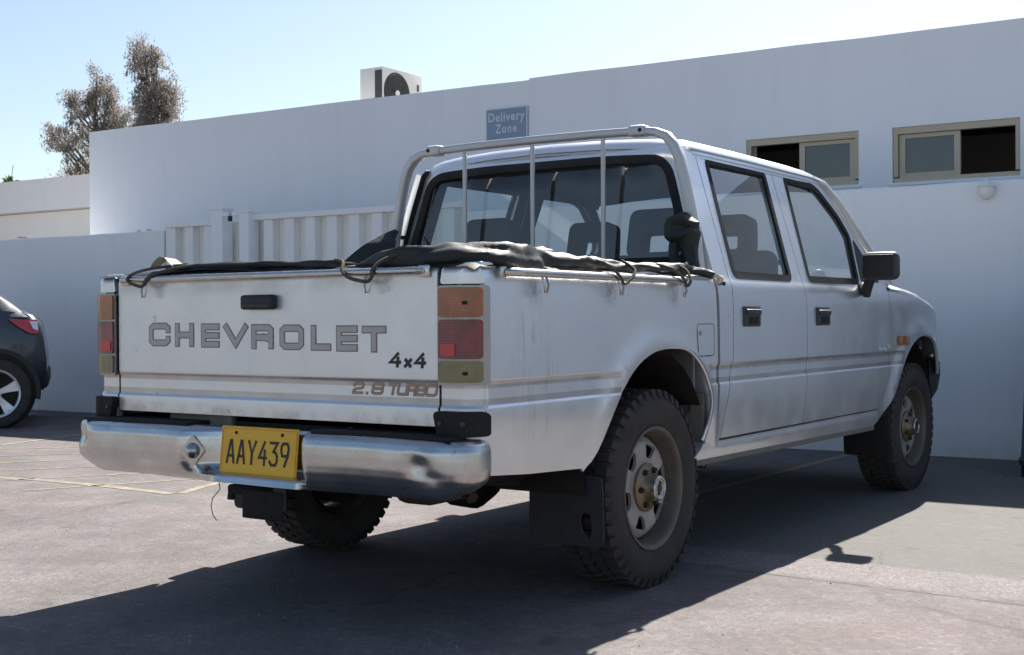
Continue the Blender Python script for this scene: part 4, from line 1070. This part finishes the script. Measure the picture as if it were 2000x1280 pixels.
# underbody ------------------------------------------------------------------------
for s in (1, -1):
    b = MB(); b.box((s*.43, 1.3, .485), (.07, 4.7, .11)); b.build('chassis_rail', 'underbody', TK, 30)
    b = MB(); b.tube([(s*.52, -.80, .45), (s*.52, -.45, .40), (s*.52, 0, .375), (s*.52, .5, .41), (s*.52, .72, .46)], .022, 6); b.build('leaf_spring', 'rusty_steel', TK, 60)
    b = MB(); b.tube([(s*.60, .16, .33), (s*.60, .22, .62)], .024, 8); b.build('shock_absorber', 'frame_dust', TK, 60)
b = MB(); b.tube([(-.6, 0, .348), (.6, 0, .348)], .042, 10); b.lathe([(0, -.13), (.07, -.11), (.125, -.05), (.13, .05), (.08, .12), (0, .13)], 20, MX((.0, 0, .345))); b.build('rear_axle', 'underbody', TK, 60)
b = MB(); b.tube([(-.6, 3.03, .348), (.6, 3.03, .348)], .04, 10); b.build('front_axle', 'underbody', TK, 60)
b = MB(); b.tube([(0, .1, .36), (0, 1.9, .42)], .03, 8); b.build('drive_shaft', 'underbody', TK, 60)
b = MB(); b.rbox((.60, -.98, .452), (.16, .24, .10), .04, 3); b.tube([(.70, -.88, .47), (.68, -.93, .435), (.71, -.945, .415)], .02, 6); b.build('muffler', 'rusty_steel', TK, 50)
b = MB(); b.rbox((.30, -.62, .47), (.62, .50, .12), .05, 3); b.build('spare_wheel_carrier', 'underbody', TK, 50)
b = MB(); b.box((0, -.29, .60), (1.5, 1.52, .03)); b.build('bed_floor', 'underbody', TK, 30)
b = MB(); b.box((0, .455, .85), (1.5, .02, .48)); b.build('bed_front_wall', 'paint', TK, 30)
b = MB(); b.box((0, 1.55, .47), (1.50, 2.0, .05)); b.build('cab_floor', 'underbody', TK, 30)
b = MB(); b.box((0, 2.58, .80), (1.48, .03, .62)); b.build('firewall', 'interior', TK, 30)
b = MB(); b.box((0, 3.1, .58), (1.0, 1.0, .30)); b.build('engine_block', 'underbody', TK, 30)
b = MB(); b.rbox((0, -1.02, .56), (1.35, .05, .11), .01); b.rbox((-.32, -1.05, .60), (.30, .03, .07), .01); b.build('rear_crossmember', 'frame_dust', TK, 40)
b = MB(); b.lathe([(0, .012), (.016, .008), (.018, 0)], 16, Matrix.Translation((.33, -1.05, .60)) @ Matrix.Rotation(-math.pi/2, 4, 'Z')); b.build('chassis_plug', 'frame_dust', TK, 40)
b = MB(); b.box((.72, 1.9, .425), (.10, .5, .02)); b.build('side_step_bracket', 'underbody', TK, 30)

# interior --------------------------------------------------------------------------
def headrest(x, y, z, w, h, par, tilt=-8, hole=True):
    Mh = Matrix.Translation((x, y, z)) @ Matrix.Rotation(R(tilt), 4, 'X')
    o_ = rnd_poly([(-w/2, 0), (w/2, 0), (w/2*.92, h), (-w/2*.92, h)], .045, 5); i_ = rnd_poly([(-w/2*.50, h*.10), (w/2*.50, h*.10), (w/2*.48, h*.52), (-w/2*.48, h*.52)], .014, 3)
    o = panel('headrest', o_, [i_] if hole else [], lambda p, q: 0, 'seat_fabric', par, 'y', thick=.085, cut=(1, 1))
    o.data.transform(Mh); return o
bn_ = MB(); bn_.rbox((0, .80, .93), (1.34, .14, .55), .05, 3, ); bn_.rbox((0, 1.02, .66), (1.34, .50, .16), .05, 3); rsb = bn_.build('rear_bench', 'seat_fabric', TK, 40)
for x in (-.43, .43): headrest(x, .74, 1.20, .27, .205, rsb)
for x in (-.37, .37):
    f_ = MB(); f_.rbox((x, 1.62, .95), (.47, .14, .62), .05, 3); f_.rbox((x, 1.85, .64), (.48, .52, .16), .05, 3); fs = f_.build('front_seat', 'seat_fabric', TK, 40)
    headrest(x, 1.56, 1.25, .27, .185, fs)
b = MB(); b.rbox((0, 2.42, .98), (1.42, .34, .22), .06, 3); ds = b.build('dashboard', 'interior', TK, 40)
b = MB(); b.tube([(.37+.185*math.cos(a*math.pi/12), 2.12+.06*math.sin(a*math.pi/12), 1.06+.17*math.sin(a*math.pi/12)) for a in range(24)], .014, 8, closed=True); b.tube([(.37, 2.3, .98), (.37, 2.13, 1.05)], .03, 8); b.tube([(.2, 2.12, 1.06), (.54, 2.12, 1.06)], .013, 6); b.build('steering_wheel', 'interior', TK, 60)
for dy in (0, .085):
    b = MB(); cy0, cz0 = 2.02+dy*1.0, 1.335
    b.tube([(-XS(2, cz0+.05*math.sin(a*math.pi/12))+.018, cy0+.033*math.cos(a*math.pi/12), cz0+.052*math.sin(a*math.pi/12)) for a in range(24)], .0028, 5, closed=True); b.build('sticker_ring', 'grey_plastic', TK, 60)

# wheels ------------------------------------------------------------------------------
def wheel_mesh_parts(RT=.348, W=.112):
    ty = MB()
    ty.lathe([(.208, .078), (.216, .092), (.226, .100), (.250, .110), (.275, .1135), (.300, .110), (.318, .104), (.330, .094), (.336, .080), (.337, .0), (.336, -.080), (.330, -.094), (.318, -.104), (.300, -.110), (.275, -.1135), (.250, -.110), (.226, -.100), (.208, -.078)], 80)
    n = 44
    for i in range(n):
        for sd in (1, -1):
            a = 2*math.pi*(i+(.5 if sd < 0 else 0))/n; M_ = Matrix.Rotation(a, 4, 'X')
            w2 = .0155
            V = []
            for r, h0, h1 in ((.326, .052, .107), (RT-.001, .052, .098)):
                k = r/.337
                V += [(sd*h0, -w2*k, r), (sd*h1, -w2*k*.9, r), (sd*h1, w2*k*.9, r), (sd*h0, w2*k, r)]
            V[1] = (sd*.108, -w2*.8, .318); V[2] = (sd*.108, w2*.8, .318)
            ty.add(V, [(0, 1, 2, 3), (7, 6, 5, 4), (0, 4, 5, 1), (1, 5, 6, 2), (2, 6, 7, 3), (3, 7, 4, 0)], M_)
            a2 = 2*math.pi*(i+.25)/n
            ty.box((sd*.023, 0, .341), (.036, .026, .013), Matrix.Rotation(a2+(.03*sd), 4, 'X'))
    rim = MB()
    rim.lathe([(.208, .078), (.219, .097), (.217, .101), (.209, .100), (.203, .094), (.198, .080), (.194, .055), (.186, .030), (.184, -.06), (.205, -.09)], 64)
    holes = []
    for k in range(6):
        a0 = 2*math.pi*(k+.5)/6; q4 = []
        for r, da in ((.104, -.17), (.104, .17), (.156, .26), (.156, -.26)): q4.append((r*math.cos(a0+da), r*math.sin(a0+da)))
        holes.append(rnd_poly(q4, .014, 3))
    circ = [(.180*math.cos(2*math.pi*k/64), .180*math.sin(2*math.pi*k/64)) for k in range(64)]
    DP = [(0, .064), (.082, .063), (.092, .059), (.105, .060), (.13, .064), (.152, .062), (.166, .054), (.180, .036)]
    disc = panel('wheel_disc', circ, holes, lambda p, q: cat(DP, math.hypot(p, q)), 'wheel_silver', None, 'x', 1, .012, (.022, .022))
    drum = MB(); drum.lathe([(0, .030), (.150, .028), (.160, .015), (.160, -.09), (0, -.09)], 40)  # drum added as dark backing, so the disc holes read shaded
    hub = MB(); hub.lathe([(.085, .050), (.086, .070), (.080, .076), (.058, .078), (.050, .086), (.045, .108), (.040, .110)], 40)
    cap = MB(); cap.lathe([(.042, .103), (.044, .108), (.044, .119), (.040, .123), (.035, .122), (.033, .119), (0, .119)], 36)
    emb = MB(); bow = [(-.026, -.007), (-.010, -.007), (-.012, -.013), (.010, -.013), (.008, -.007), (.026, -.007), (.023, .007), (.008, .007), (.010, .013), (-.010, .013), (-.008, .007), (-.023, .007)]
    bow = [(z, y) for y, z in bow]
    nb = len(bow); emb.add([(.1215, y, z) for y, z in bow]+[(.1185, y, z) for y, z in bow], [tuple(range(nb)), ]+[(i, (i+1) % nb, nb+(i+1) % nb, nb+i) for i in range(nb)])
    nut = MB(); nut.lathe([(0, .092), (.009, .091), (.0105, .082), (.0105, .072)], 8)
    return [('wheel', rim, 'rim_lip', 40), ('tyre', ty, 'tyre_rubber', 35), ('wheel_disc', disc, None, 0), ('drum_backing', drum, 'underbody', 40), ('hub', hub, 'hub_brass', 40), ('hub_cap', cap, 'chrome', 40), ('emblem', emb, 'black_plastic', 30), ('lug_nut', nut, 'rusty_steel', 40)]
wp = wheel_mesh_parts(); WM = {}
for nm, mb_, mt, sh in wp:
    o = mb_.build(nm, mt, None, sh) if mt else mb_
    WM[nm] = o.data; bpy.data.objects.remove(o)
def place_wheel(x, y, rz, spin):
    root = bpy.data.objects.new('wheel', WM['wheel']); COL.objects.link(root); root.parent = TK
    root.location = (x, y, .3475); root.rotation_euler = (spin, 0, rz)
    for nm in ('tyre', 'wheel_disc', 'drum_backing', 'hub', 'hub_cap', 'emblem'):
        c = bpy.data.objects.new(nm, WM[nm]); COL.objects.link(c); c.parent = root
    for k in range(6):
        a = 2*math.pi*k/6+.3; c = bpy.data.objects.new('lug_nut', WM['lug_nut']); COL.objects.link(c); c.parent = root; c.location = (0, .066*math.cos(a), .066*math.sin(a))
place_wheel(.718, 0, 0, R(-15)); place_wheel(.718, 3.032, R(-2), R(12))
place_wheel(-.718, 0, math.pi, R(8)); place_wheel(-.718, 3.032, math.pi-R(2), R(20))

# ================================================================== TARPAULIN
import numpy as np
TP = thing('tarpaulin', 'crumpled black vinyl tarpaulin lashed over the load bed of the pickup', 'tarpaulin', (0, -.3, 1.1))
def TV(p): return Vector(p)-Vector((0, -.3, 1.1))
ctl = [(-.79, -1.075, 1.106), (-.5, -1.08, 1.110), (0, -1.08, 1.110), (.3, -1.07, 1.104), (.5, -1.06, 1.104), (.68, -1.06, 1.104), (.81, -1.05, 1.104),
       (-.5, -.98, 1.134), (-.2, -.98, 1.130), (.1, -.98, 1.122), (.27, -.95, 1.108), (.5, -.9, 1.12), (.7, -.85, 1.125),
       (.2, -.4, 1.12), (.5, -.4, 1.12), (.81, -.7, 1.11), (.81, -.2, 1.11), (.81, .2, 1.11), (.81, .44, 1.11), (.6, .2, 1.10),
       (-.79, -.5, 1.105), (-.79, .2, 1.105), (-.4, -.3, 1.09), (-.4, .3, 1.08), (0, .3, 1.08), (.4, .3, 1.09), (-.1, .44, 1.08), (-.6, -.8, 1.115), (.4, .44, 1.09), (-.79, .44, 1.10)]
C_ = np.array(ctl); D_ = np.linalg.norm(C_[:, None, :2]-C_[None, :, :2], axis=2)
wts = np.linalg.solve(D_+1e-4*np.eye(len(C_)), C_[:, 2]-1.12)
nx_, ny_ = 110, 110; V = []; F = []
for j in range(ny_+1):
    for i in range(nx_+1):
        x = -.795+1.612*i/nx_; y = -1.082+1.54*j/ny_
        z = 1.12+float((wts*np.hypot(C_[:, 0]-x, C_[:, 1]-y)).sum())
        wv = mnoise.noise(Vector((x*3.2, y*3.2, 1.7))); w2 = abs(mnoise.noise(Vector((x*8, y*7, 4.2)))); w3 = mnoise.noise(Vector((x*22, y*22, 9)))
        k = smooth01((z-1.09)/.06)
        edge = min(smooth01((y+1.082)/.05), smooth01((.817-x)/.05))
        z += (.012*wv+.014*(.25-w2)+.003*w3)*(.35+.65*edge)
        yy, xx = y, x
        if edge < 1: z = max(z, 1.104)
        if y < -1.075: z -= .012+.004*wv; yy -= .012
        if x > .812: z -= .010; xx += .012
        V.append(TV((xx, yy, max(z, 1.06))))
for j in range(ny_):
    for i in range(nx_): a = j*(nx_+1)+i; F.append((a, a+1, a+nx_+2, a+nx_+1))
mesh_obj('sheet', V, F, 'tarp_vinyl', TP, 180)
# rolled hem along the right rail and along the tailgate
def lump(name, path, radii, seed, amp=.35, n=14, flat=.8, ref=(0, 0, 1), fold=.10):
    q = []; N = len(path)
    P = [Vector(p) for p in path]; prev = None
    for i in range(N):
        t = (P[min(N-1, i+1)]-P[max(0, i-1)]).normalized()
        u = t.cross(Vector(ref)).normalized(); v = u.cross(t)
        sec = []
        for k in range(n):
            a = 2*math.pi*k/n; c = Vector((math.cos(a), math.sin(a)))
            r = radii[i]*(1+amp*mnoise.noise(Vector((c.x*1.1+seed, c.y*1.1, i*.22)))+.04*mnoise.noise(Vector((c.x*4, c.y*4+seed, i*.9))))
            r *= 1+fold*(abs(((a*1.3+2.2*mnoise.noise(Vector((i*.07, seed, 0)))+i*.02) % 2)-1)-.5)
            sec.append(TV(P[i]+u*c.x*r+v*c.y*r*flat))
        q.append(sec)
    b = MB(); b.loft(q, True, True); return b.build(name, 'tarp_vinyl', TP, 32)
def along(pts, n):
    out = []
    for i in range(n+1):
        f = i/n*(len(pts)-1); k = min(len(pts)-2, int(f)); out.append(Vector(pts[k]).lerp(Vector(pts[k+1]), f-k))
    return out
def radl(rs, n): return [interp([(i/(len(rs)-1), r) for i, r in enumerate(rs)], j/n) for j in range(n+1)]
def path_r(pts, n):
    tab = []; L = 0
    for k, p in enumerate(pts):
        if k: L += (Vector(p[:3])-Vector(pts[k-1][:3])).length
        tab.append((L, p))
    out = []; rr = []
    for k in range(n+1):
        v = L*k/n; c = [cat([(l, p[m]) for l, p in tab], v) for m in range(4)]
        out.append(Vector(c[:3])); rr.append(max(.004, c[3]))
    return out, rr
pth_, rad_ = path_r([(.36, -1.055, 1.106, .006), (.44, -1.052, 1.118, .020), (.54, -1.045, 1.124, .040), (.64, -1.035, 1.120, .042), (.73, -1.005, 1.118, .046), (.79, -.93, 1.118, .050), (.795, -.82, 1.118, .048), (.785, -.71, 1.116, .040), (.795, -.58, 1.116, .035), (.80, -.42, 1.116, .029), (.805, -.25, 1.114, .022), (.80, -.1, 1.116, .022), (.80, .05, 1.116, .025), (.80, .2, 1.118, .030), (.79, .32, 1.118, .024), (.79, .42, 1.116, .014)], 110)
lump('rolled_hem', pth_, rad_, 3.3, .26, 40, .98, fold=.26)
lump('folded_edge', along([(.80, -.80, 1.150), (.74, -.60, 1.155), (.70, -.45, 1.14), (.66, -.2, 1.12)], 24), radl([.008, .022, .020, .008], 24), 9.3, .5, 16)
lump('rolled_hem', along([(-.46, -1.075, 1.125), (.0, -1.07, 1.122), (.24, -1.06, 1.115), (.34, -1.03, 1.11)], 34), radl([.010, .014, .013, .016, .018, .008], 34), 7.1, .5)
lump('end_roll', along([(.79, .30, 1.118), (.81, .40, 1.116), (.815, .47, 1.110)], 8), radl([.02, .022, .020], 8), 1.1, .25)
# bundle tied to the right leg of the hoop
lump('tied_bundle', along([(.785, .40, 1.125), (.765, .41, 1.18), (.735, .43, 1.24), (.718, .43, 1.28), (.716, .43, 1.315), (.722, .43, 1.352)], 24), radl([.018, .022, .032, .054, .066, .064, .052, .012], 24), 5.7, .30, 22, .8, (0, 1, 0))
lump('tied_bundle', along([(.74, .36, 1.13), (.70, .39, 1.17), (.69, .41, 1.22), (.70, .42, 1.27)], 14), radl([.014, .02, .022, .014], 14), 2.7, .4, 14, .8, (0, 1, 0))
# left flap pulled up to the hoop
def flap():
    A, B, C2 = Vector((-.85, .20, 1.165)), Vector((-.715, .455, 1.350)), Vector((-.62, .30, 1.10)); q = []
    n = 14; V = []; F = []; idx = {}
    for i in range(n+1):
        for j in range(n+1-i):
            u, v = i/n, j/n; p = A+(B-A)*u+(C2-A)*v
            p += Vector((.02, -.03, .02))*math.sin(math.pi*u)+Vector((.012, .012, .014))*mnoise.noise(Vector((u*4, v*4, 2)))
            idx[i, j] = len(V); V.append(TV(p))
    for i in range(n):
        for j in range(n-i):
            F.append((idx[i, j], idx[i+1, j], idx[i, j+1]))
            if j < n-i-1: F.append((idx[i+1, j], idx[i+1, j+1], idx[i, j+1]))
    m = len(V); V += [p+Vector((.006, .006, -.006)) for p in V]; F += [tuple(k+m for k in f[::-1]) for f in F]
    mesh_obj('side_flap', V, F, 'tarp_vinyl', TP, 80)
flap()
def cord(pts, r=.0055, mat='cord', name='cord'):
    b = MB(); P = [TV(p) for p in pts]; S = []
    for i in range(len(P)-1):
        p0, p1, p2, p3 = P[max(0, i-1)], P[i], P[i+1], P[min(len(P)-1, i+2)]
        for k in range(4):
            t = k/4; S.append(.5*((2*p1)+(p2-p0)*t+(2*p0-5*p1+4*p2-p3)*t*t+(3*p1-p0-3*p2+p3)*t**3))
    S.append(P[-1]); b.tube(S, r, 6); b.build(name, mat, TP, 60)
cord([(-.38, -1.06, 1.132), (-.50, -1.10, 1.122), (-.575, -1.122, 1.105), (-.60, -1.13, 1.085), (-.572, -1.134, 1.070), (-.53, -1.128, 1.060), (-.505, -1.134, 1.072), (-.49, -1.132, 1.090), (-.42, -1.105, 1.115), (-.30, -1.07, 1.130)])
cord([(.27, -1.05, 1.128), (.345, -1.10, 1.118), (.37, -1.132, 1.09), (.40, -1.134, 1.068), (.462, -1.128, 1.056), (.487, -1.134, 1.070), (.488, -1.132, 1.09), (.505, -1.105, 1.118), (.55, -1.06, 1.142), (.60, -1.02, 1.155)])
cord([(.76, -.44, 1.145), (.845, -.40, 1.125), (.880, -.36, 1.085), (.878, -.325, 1.058), (.881, -.29, 1.07), (.868, -.23, 1.105), (.80, -.20, 1.140)])
cord([(.77, .02, 1.145), (.85, .07, 1.12), (.882, .105, 1.085), (.878, .137, 1.058), (.88, .165, 1.08), (.85, .19, 1.118), (.80, .2, 1.14)])
cord([(-.73, .44, 1.335), (-.76, .46, 1.325), (-.75, .50, 1.318), (-.70, .50, 1.315)], .008, 'black_rubber', 'strap')
cord([(.80, .44, 1.118), (.828, .475, 1.105), (.842, .505, 1.10), (.838, .515, 1.088), (.83, .503, 1.08), (.836, .49, 1.09)], .008, 'pale_rope', 'rope_end')
# curled grommet corner of the hem over the left hook
q = []
for i in range(7):
    t = i/6; q.append([TV((-.545+.16*t, -1.085+.05*u, 1.118+.045*math.sin(math.pi*min(1, t*1.3))*(1-.4*u)+.012*u)) for u in (0, .5, 1)])
b = MB(); b.loft(q); b.build('hem_corner', 'pale_rope', TP, 80)

# ================================================================== DARK CAR AT LEFT
CR = thing('parked_car', 'dark grey five-door car with alloy wheels parked by the low wall at far left', 'car', (-8.88, 2.08, 0), math.atan2(.8, .6))
Y0 = -.84  # near side (local y), tail at local x=+2.01
def CS(x):  # half-section of the body shell at local x : list of (y, z)
    return None
top = [(2.02, .66), (2.0, .80), (1.97, .94), (1.92, 1.0), (1.72, 1.06), (1.0, 1.02), (0, .98), (-.9, .95), (-1.2, .94), (-1.9, .80), (-2.25, .62)]
q = []
for x in (2.02, 2.0, 1.97, 1.90, 1.82, 1.65, 1.4, 1.1, .6, 0, -.6, -1.1, -1.6, -2.0, -2.2, -2.27):
    k = 1-.14*max(0, (x-1.55)/.47)**2.2-.25*max(0, (-x-1.7)/.57)**2.2
    zt = cat(sorted(top), x); zb = .26+.10*max(0, (x-1.75)/.27)**2+.05*max(0, (-x-2.0)/.27)
    half = [(0, zb), (.70*k, zb), (.80*k, zb+.05), (.84*k, zb+.16), (.845*k, .52 if zt > .6 else zb+.2), (.842*k, min(.72, zt-.06)), (.825*k, min(.90, zt-.04)), (.78*k, zt-.012), (.70*k, zt), (0, zt+.02)]
    q.append([(x, -y, z) for y, z in half]+[(x, y, z) for y, z in half[-2:0:-1]])
b = MB(); b.loft(q, True, True); b.build('body', 'car_paint_dark', CR, 50)
cab = [(1.86, 1.0, .70, .0), (1.72, 1.12, .70, .30), (1.55, 1.24, .68, .6), (1.30, 1.40, .64, 1), (1.15, 1.45, .62, 1), (.5, 1.50, .61, 1), (-.2, 1.47, .61, 1), (-.6, 1.32, .64, .7), (-1.15, .96, .72, 0)]
q = []
for x, zt, w_, f in cab:
    bz = min(.99, zt-.005); half = [(.79, bz), (.79-(.79-w_)*.9, zt-.05*f-.002), (w_-.05, zt-.012*f-.001), (0, zt)]
    q.append([(x, -y, z) for y, z in half]+[(x, y, z) for y, z in half[-2::-1]])
b = MB(); b.loft(q); b.build('roof', 'car_paint_dark', CR, 50)
def car_side(pts, name, mat, d=.006, parent=CR):
    for s in (-1, 1):
        b = MB(); V = []
        for x, z in pts:
            f = max(0, min(1, (z-.99)/.45)); V.append((x, s*(.79-.155*f+d), z))
        b.add(V, [tuple(range(len(V)))]); b.build(name, mat, parent, None)
car_side([(1.62, 1.03), (1.42, 1.21), (1.20, 1.34), (.55, 1.40), (.50, 1.03)], 'rear_side_window', 'dark_glass')
car_side([(.44, 1.03), (.48, 1.41), (-.15, 1.38), (-.85, 1.05)], 'front_side_window', 'dark_glass')
b = MB(); b.rbox((1.33, 0, 1.40), (.30, 1.16, .04), .015, 2); b.build('roof_spoiler', 'cabinet_white', CR, 40)  # white colour stands in for a sheen on the dark car's spoiler
b = MB(); b.rbox((1.96, 0, .43), (.16, 1.40, .18), .05, 3); b.build('rear_bumper', 'black_plastic', CR, 40)
for s in (-1, 1):
    pts = [(1.70, .975, .815), (1.945, .965, .755), (1.955, .84, .765), (1.88, .845, .795), (1.78, .91, .815)]
    b = MB(); V = [(x, s*(y+.012), z) for x, z, y in pts]+[(x, s*(y-.05), z) for x, z, y in pts]; n = len(pts)
    b.add(V, [tuple(range(n))]+[(i, (i+1) % n, n+(i+1) % n, n+i) for i in range(n)]); tl_ = b.build('tail_lamp', 'red_bright', CR, 40)
    b = MB(); pts = [(1.88, .955, .785), (1.945, .952, .758), (1.954, .87, .766), (1.91, .885, .785)]; b.add([(x, s*(y+.016), z) for x, z, y in pts], [(0, 1, 2, 3)]); b.build('clear_section', 'headlamp_glass', tl_, None)
    b = MB(); b.rbox((-2.12, s*.55, .62), (.14, .36, .12), .03); b.build('headlamp', 'headlamp_glass', CR, 40)
    for wx in (1.59, -1.25):
        b = MB(); b.loft([[(wx+r_*math.cos(R(a_)), s*(.842+h_), .33+r_*math.sin(R(a_))) for r_, h_ in ((.33, -.05), (.345, .004), (.37, .010), (.385, 0))] for a_ in range(-12, 193, 6)]); b.build('arch_shade_ring', 'black_plastic', CR, 40)  # dark ring put on for the shade inside the wheel arch
        b = MB(); b.lathe([(0, -.003), (.345, .0015)], 40, Matrix.Translation((wx, s*.842, .33)) @ Matrix.Rotation(s*math.pi/2, 4, 'Z')); b.build('well_shade_disc', 'underbody', CR, 40)  # flat dark disc paints the well's shade over the uncut body
        Mw = Matrix.Translation((wx, s*.792, .312)) @ Matrix.Rotation(s*math.pi/2, 4, 'Z')
        b = MB(); b.lathe([(.215, .09), (.226, .103), (.265, .108), (.295, .098), (.312, .07), (.312, -.09), (.215, -.1)], 48, Mw); b.lathe([(0, .02), (.25, .02)], 32, Mw); ty_ = b.build('wheel', 'tyre_rubber', CR, 40)
        b = MB(); b.lathe([(.203, .03), (.206, .09), (.219, .102), (.215, .108), (.203, .10), (.193, .06)], 48, Mw); b.lathe([(0, .08), (.03, .08), (.055, .07), (.06, .04)], 24, Mw)
        for k in range(5):
            a = 2*math.pi*k/5+.35
            for da in (-.13, .13):
                V = []
                for r, w_, h in ((.045, .018, .075), (.12, .021, .066), (.20, .022, .088)):
                    aa = a+da*(r/.2); c = Vector((0, math.cos(aa), math.sin(aa))); t_ = Vector((0, -math.sin(aa), math.cos(aa)))
                    V += [c*r-t_*w_+Vector((h, 0, 0)), c*r+t_*w_+Vector((h, 0, 0)), c*r+t_*w_*1.2+Vector((h-.03, 0, 0)), c*r-t_*w_*1.2+Vector((h-.03, 0, 0))]
                b.add(V, [(0, 1, 5, 4), (4, 5, 9, 8), (1, 2, 6, 5), (5, 6, 10, 9), (3, 0, 4, 7), (7, 4, 8, 11)], Mw)
        b.build('alloy_rim', 'car_alloy', ty_, 40)
bpy.context.view_layer.update()
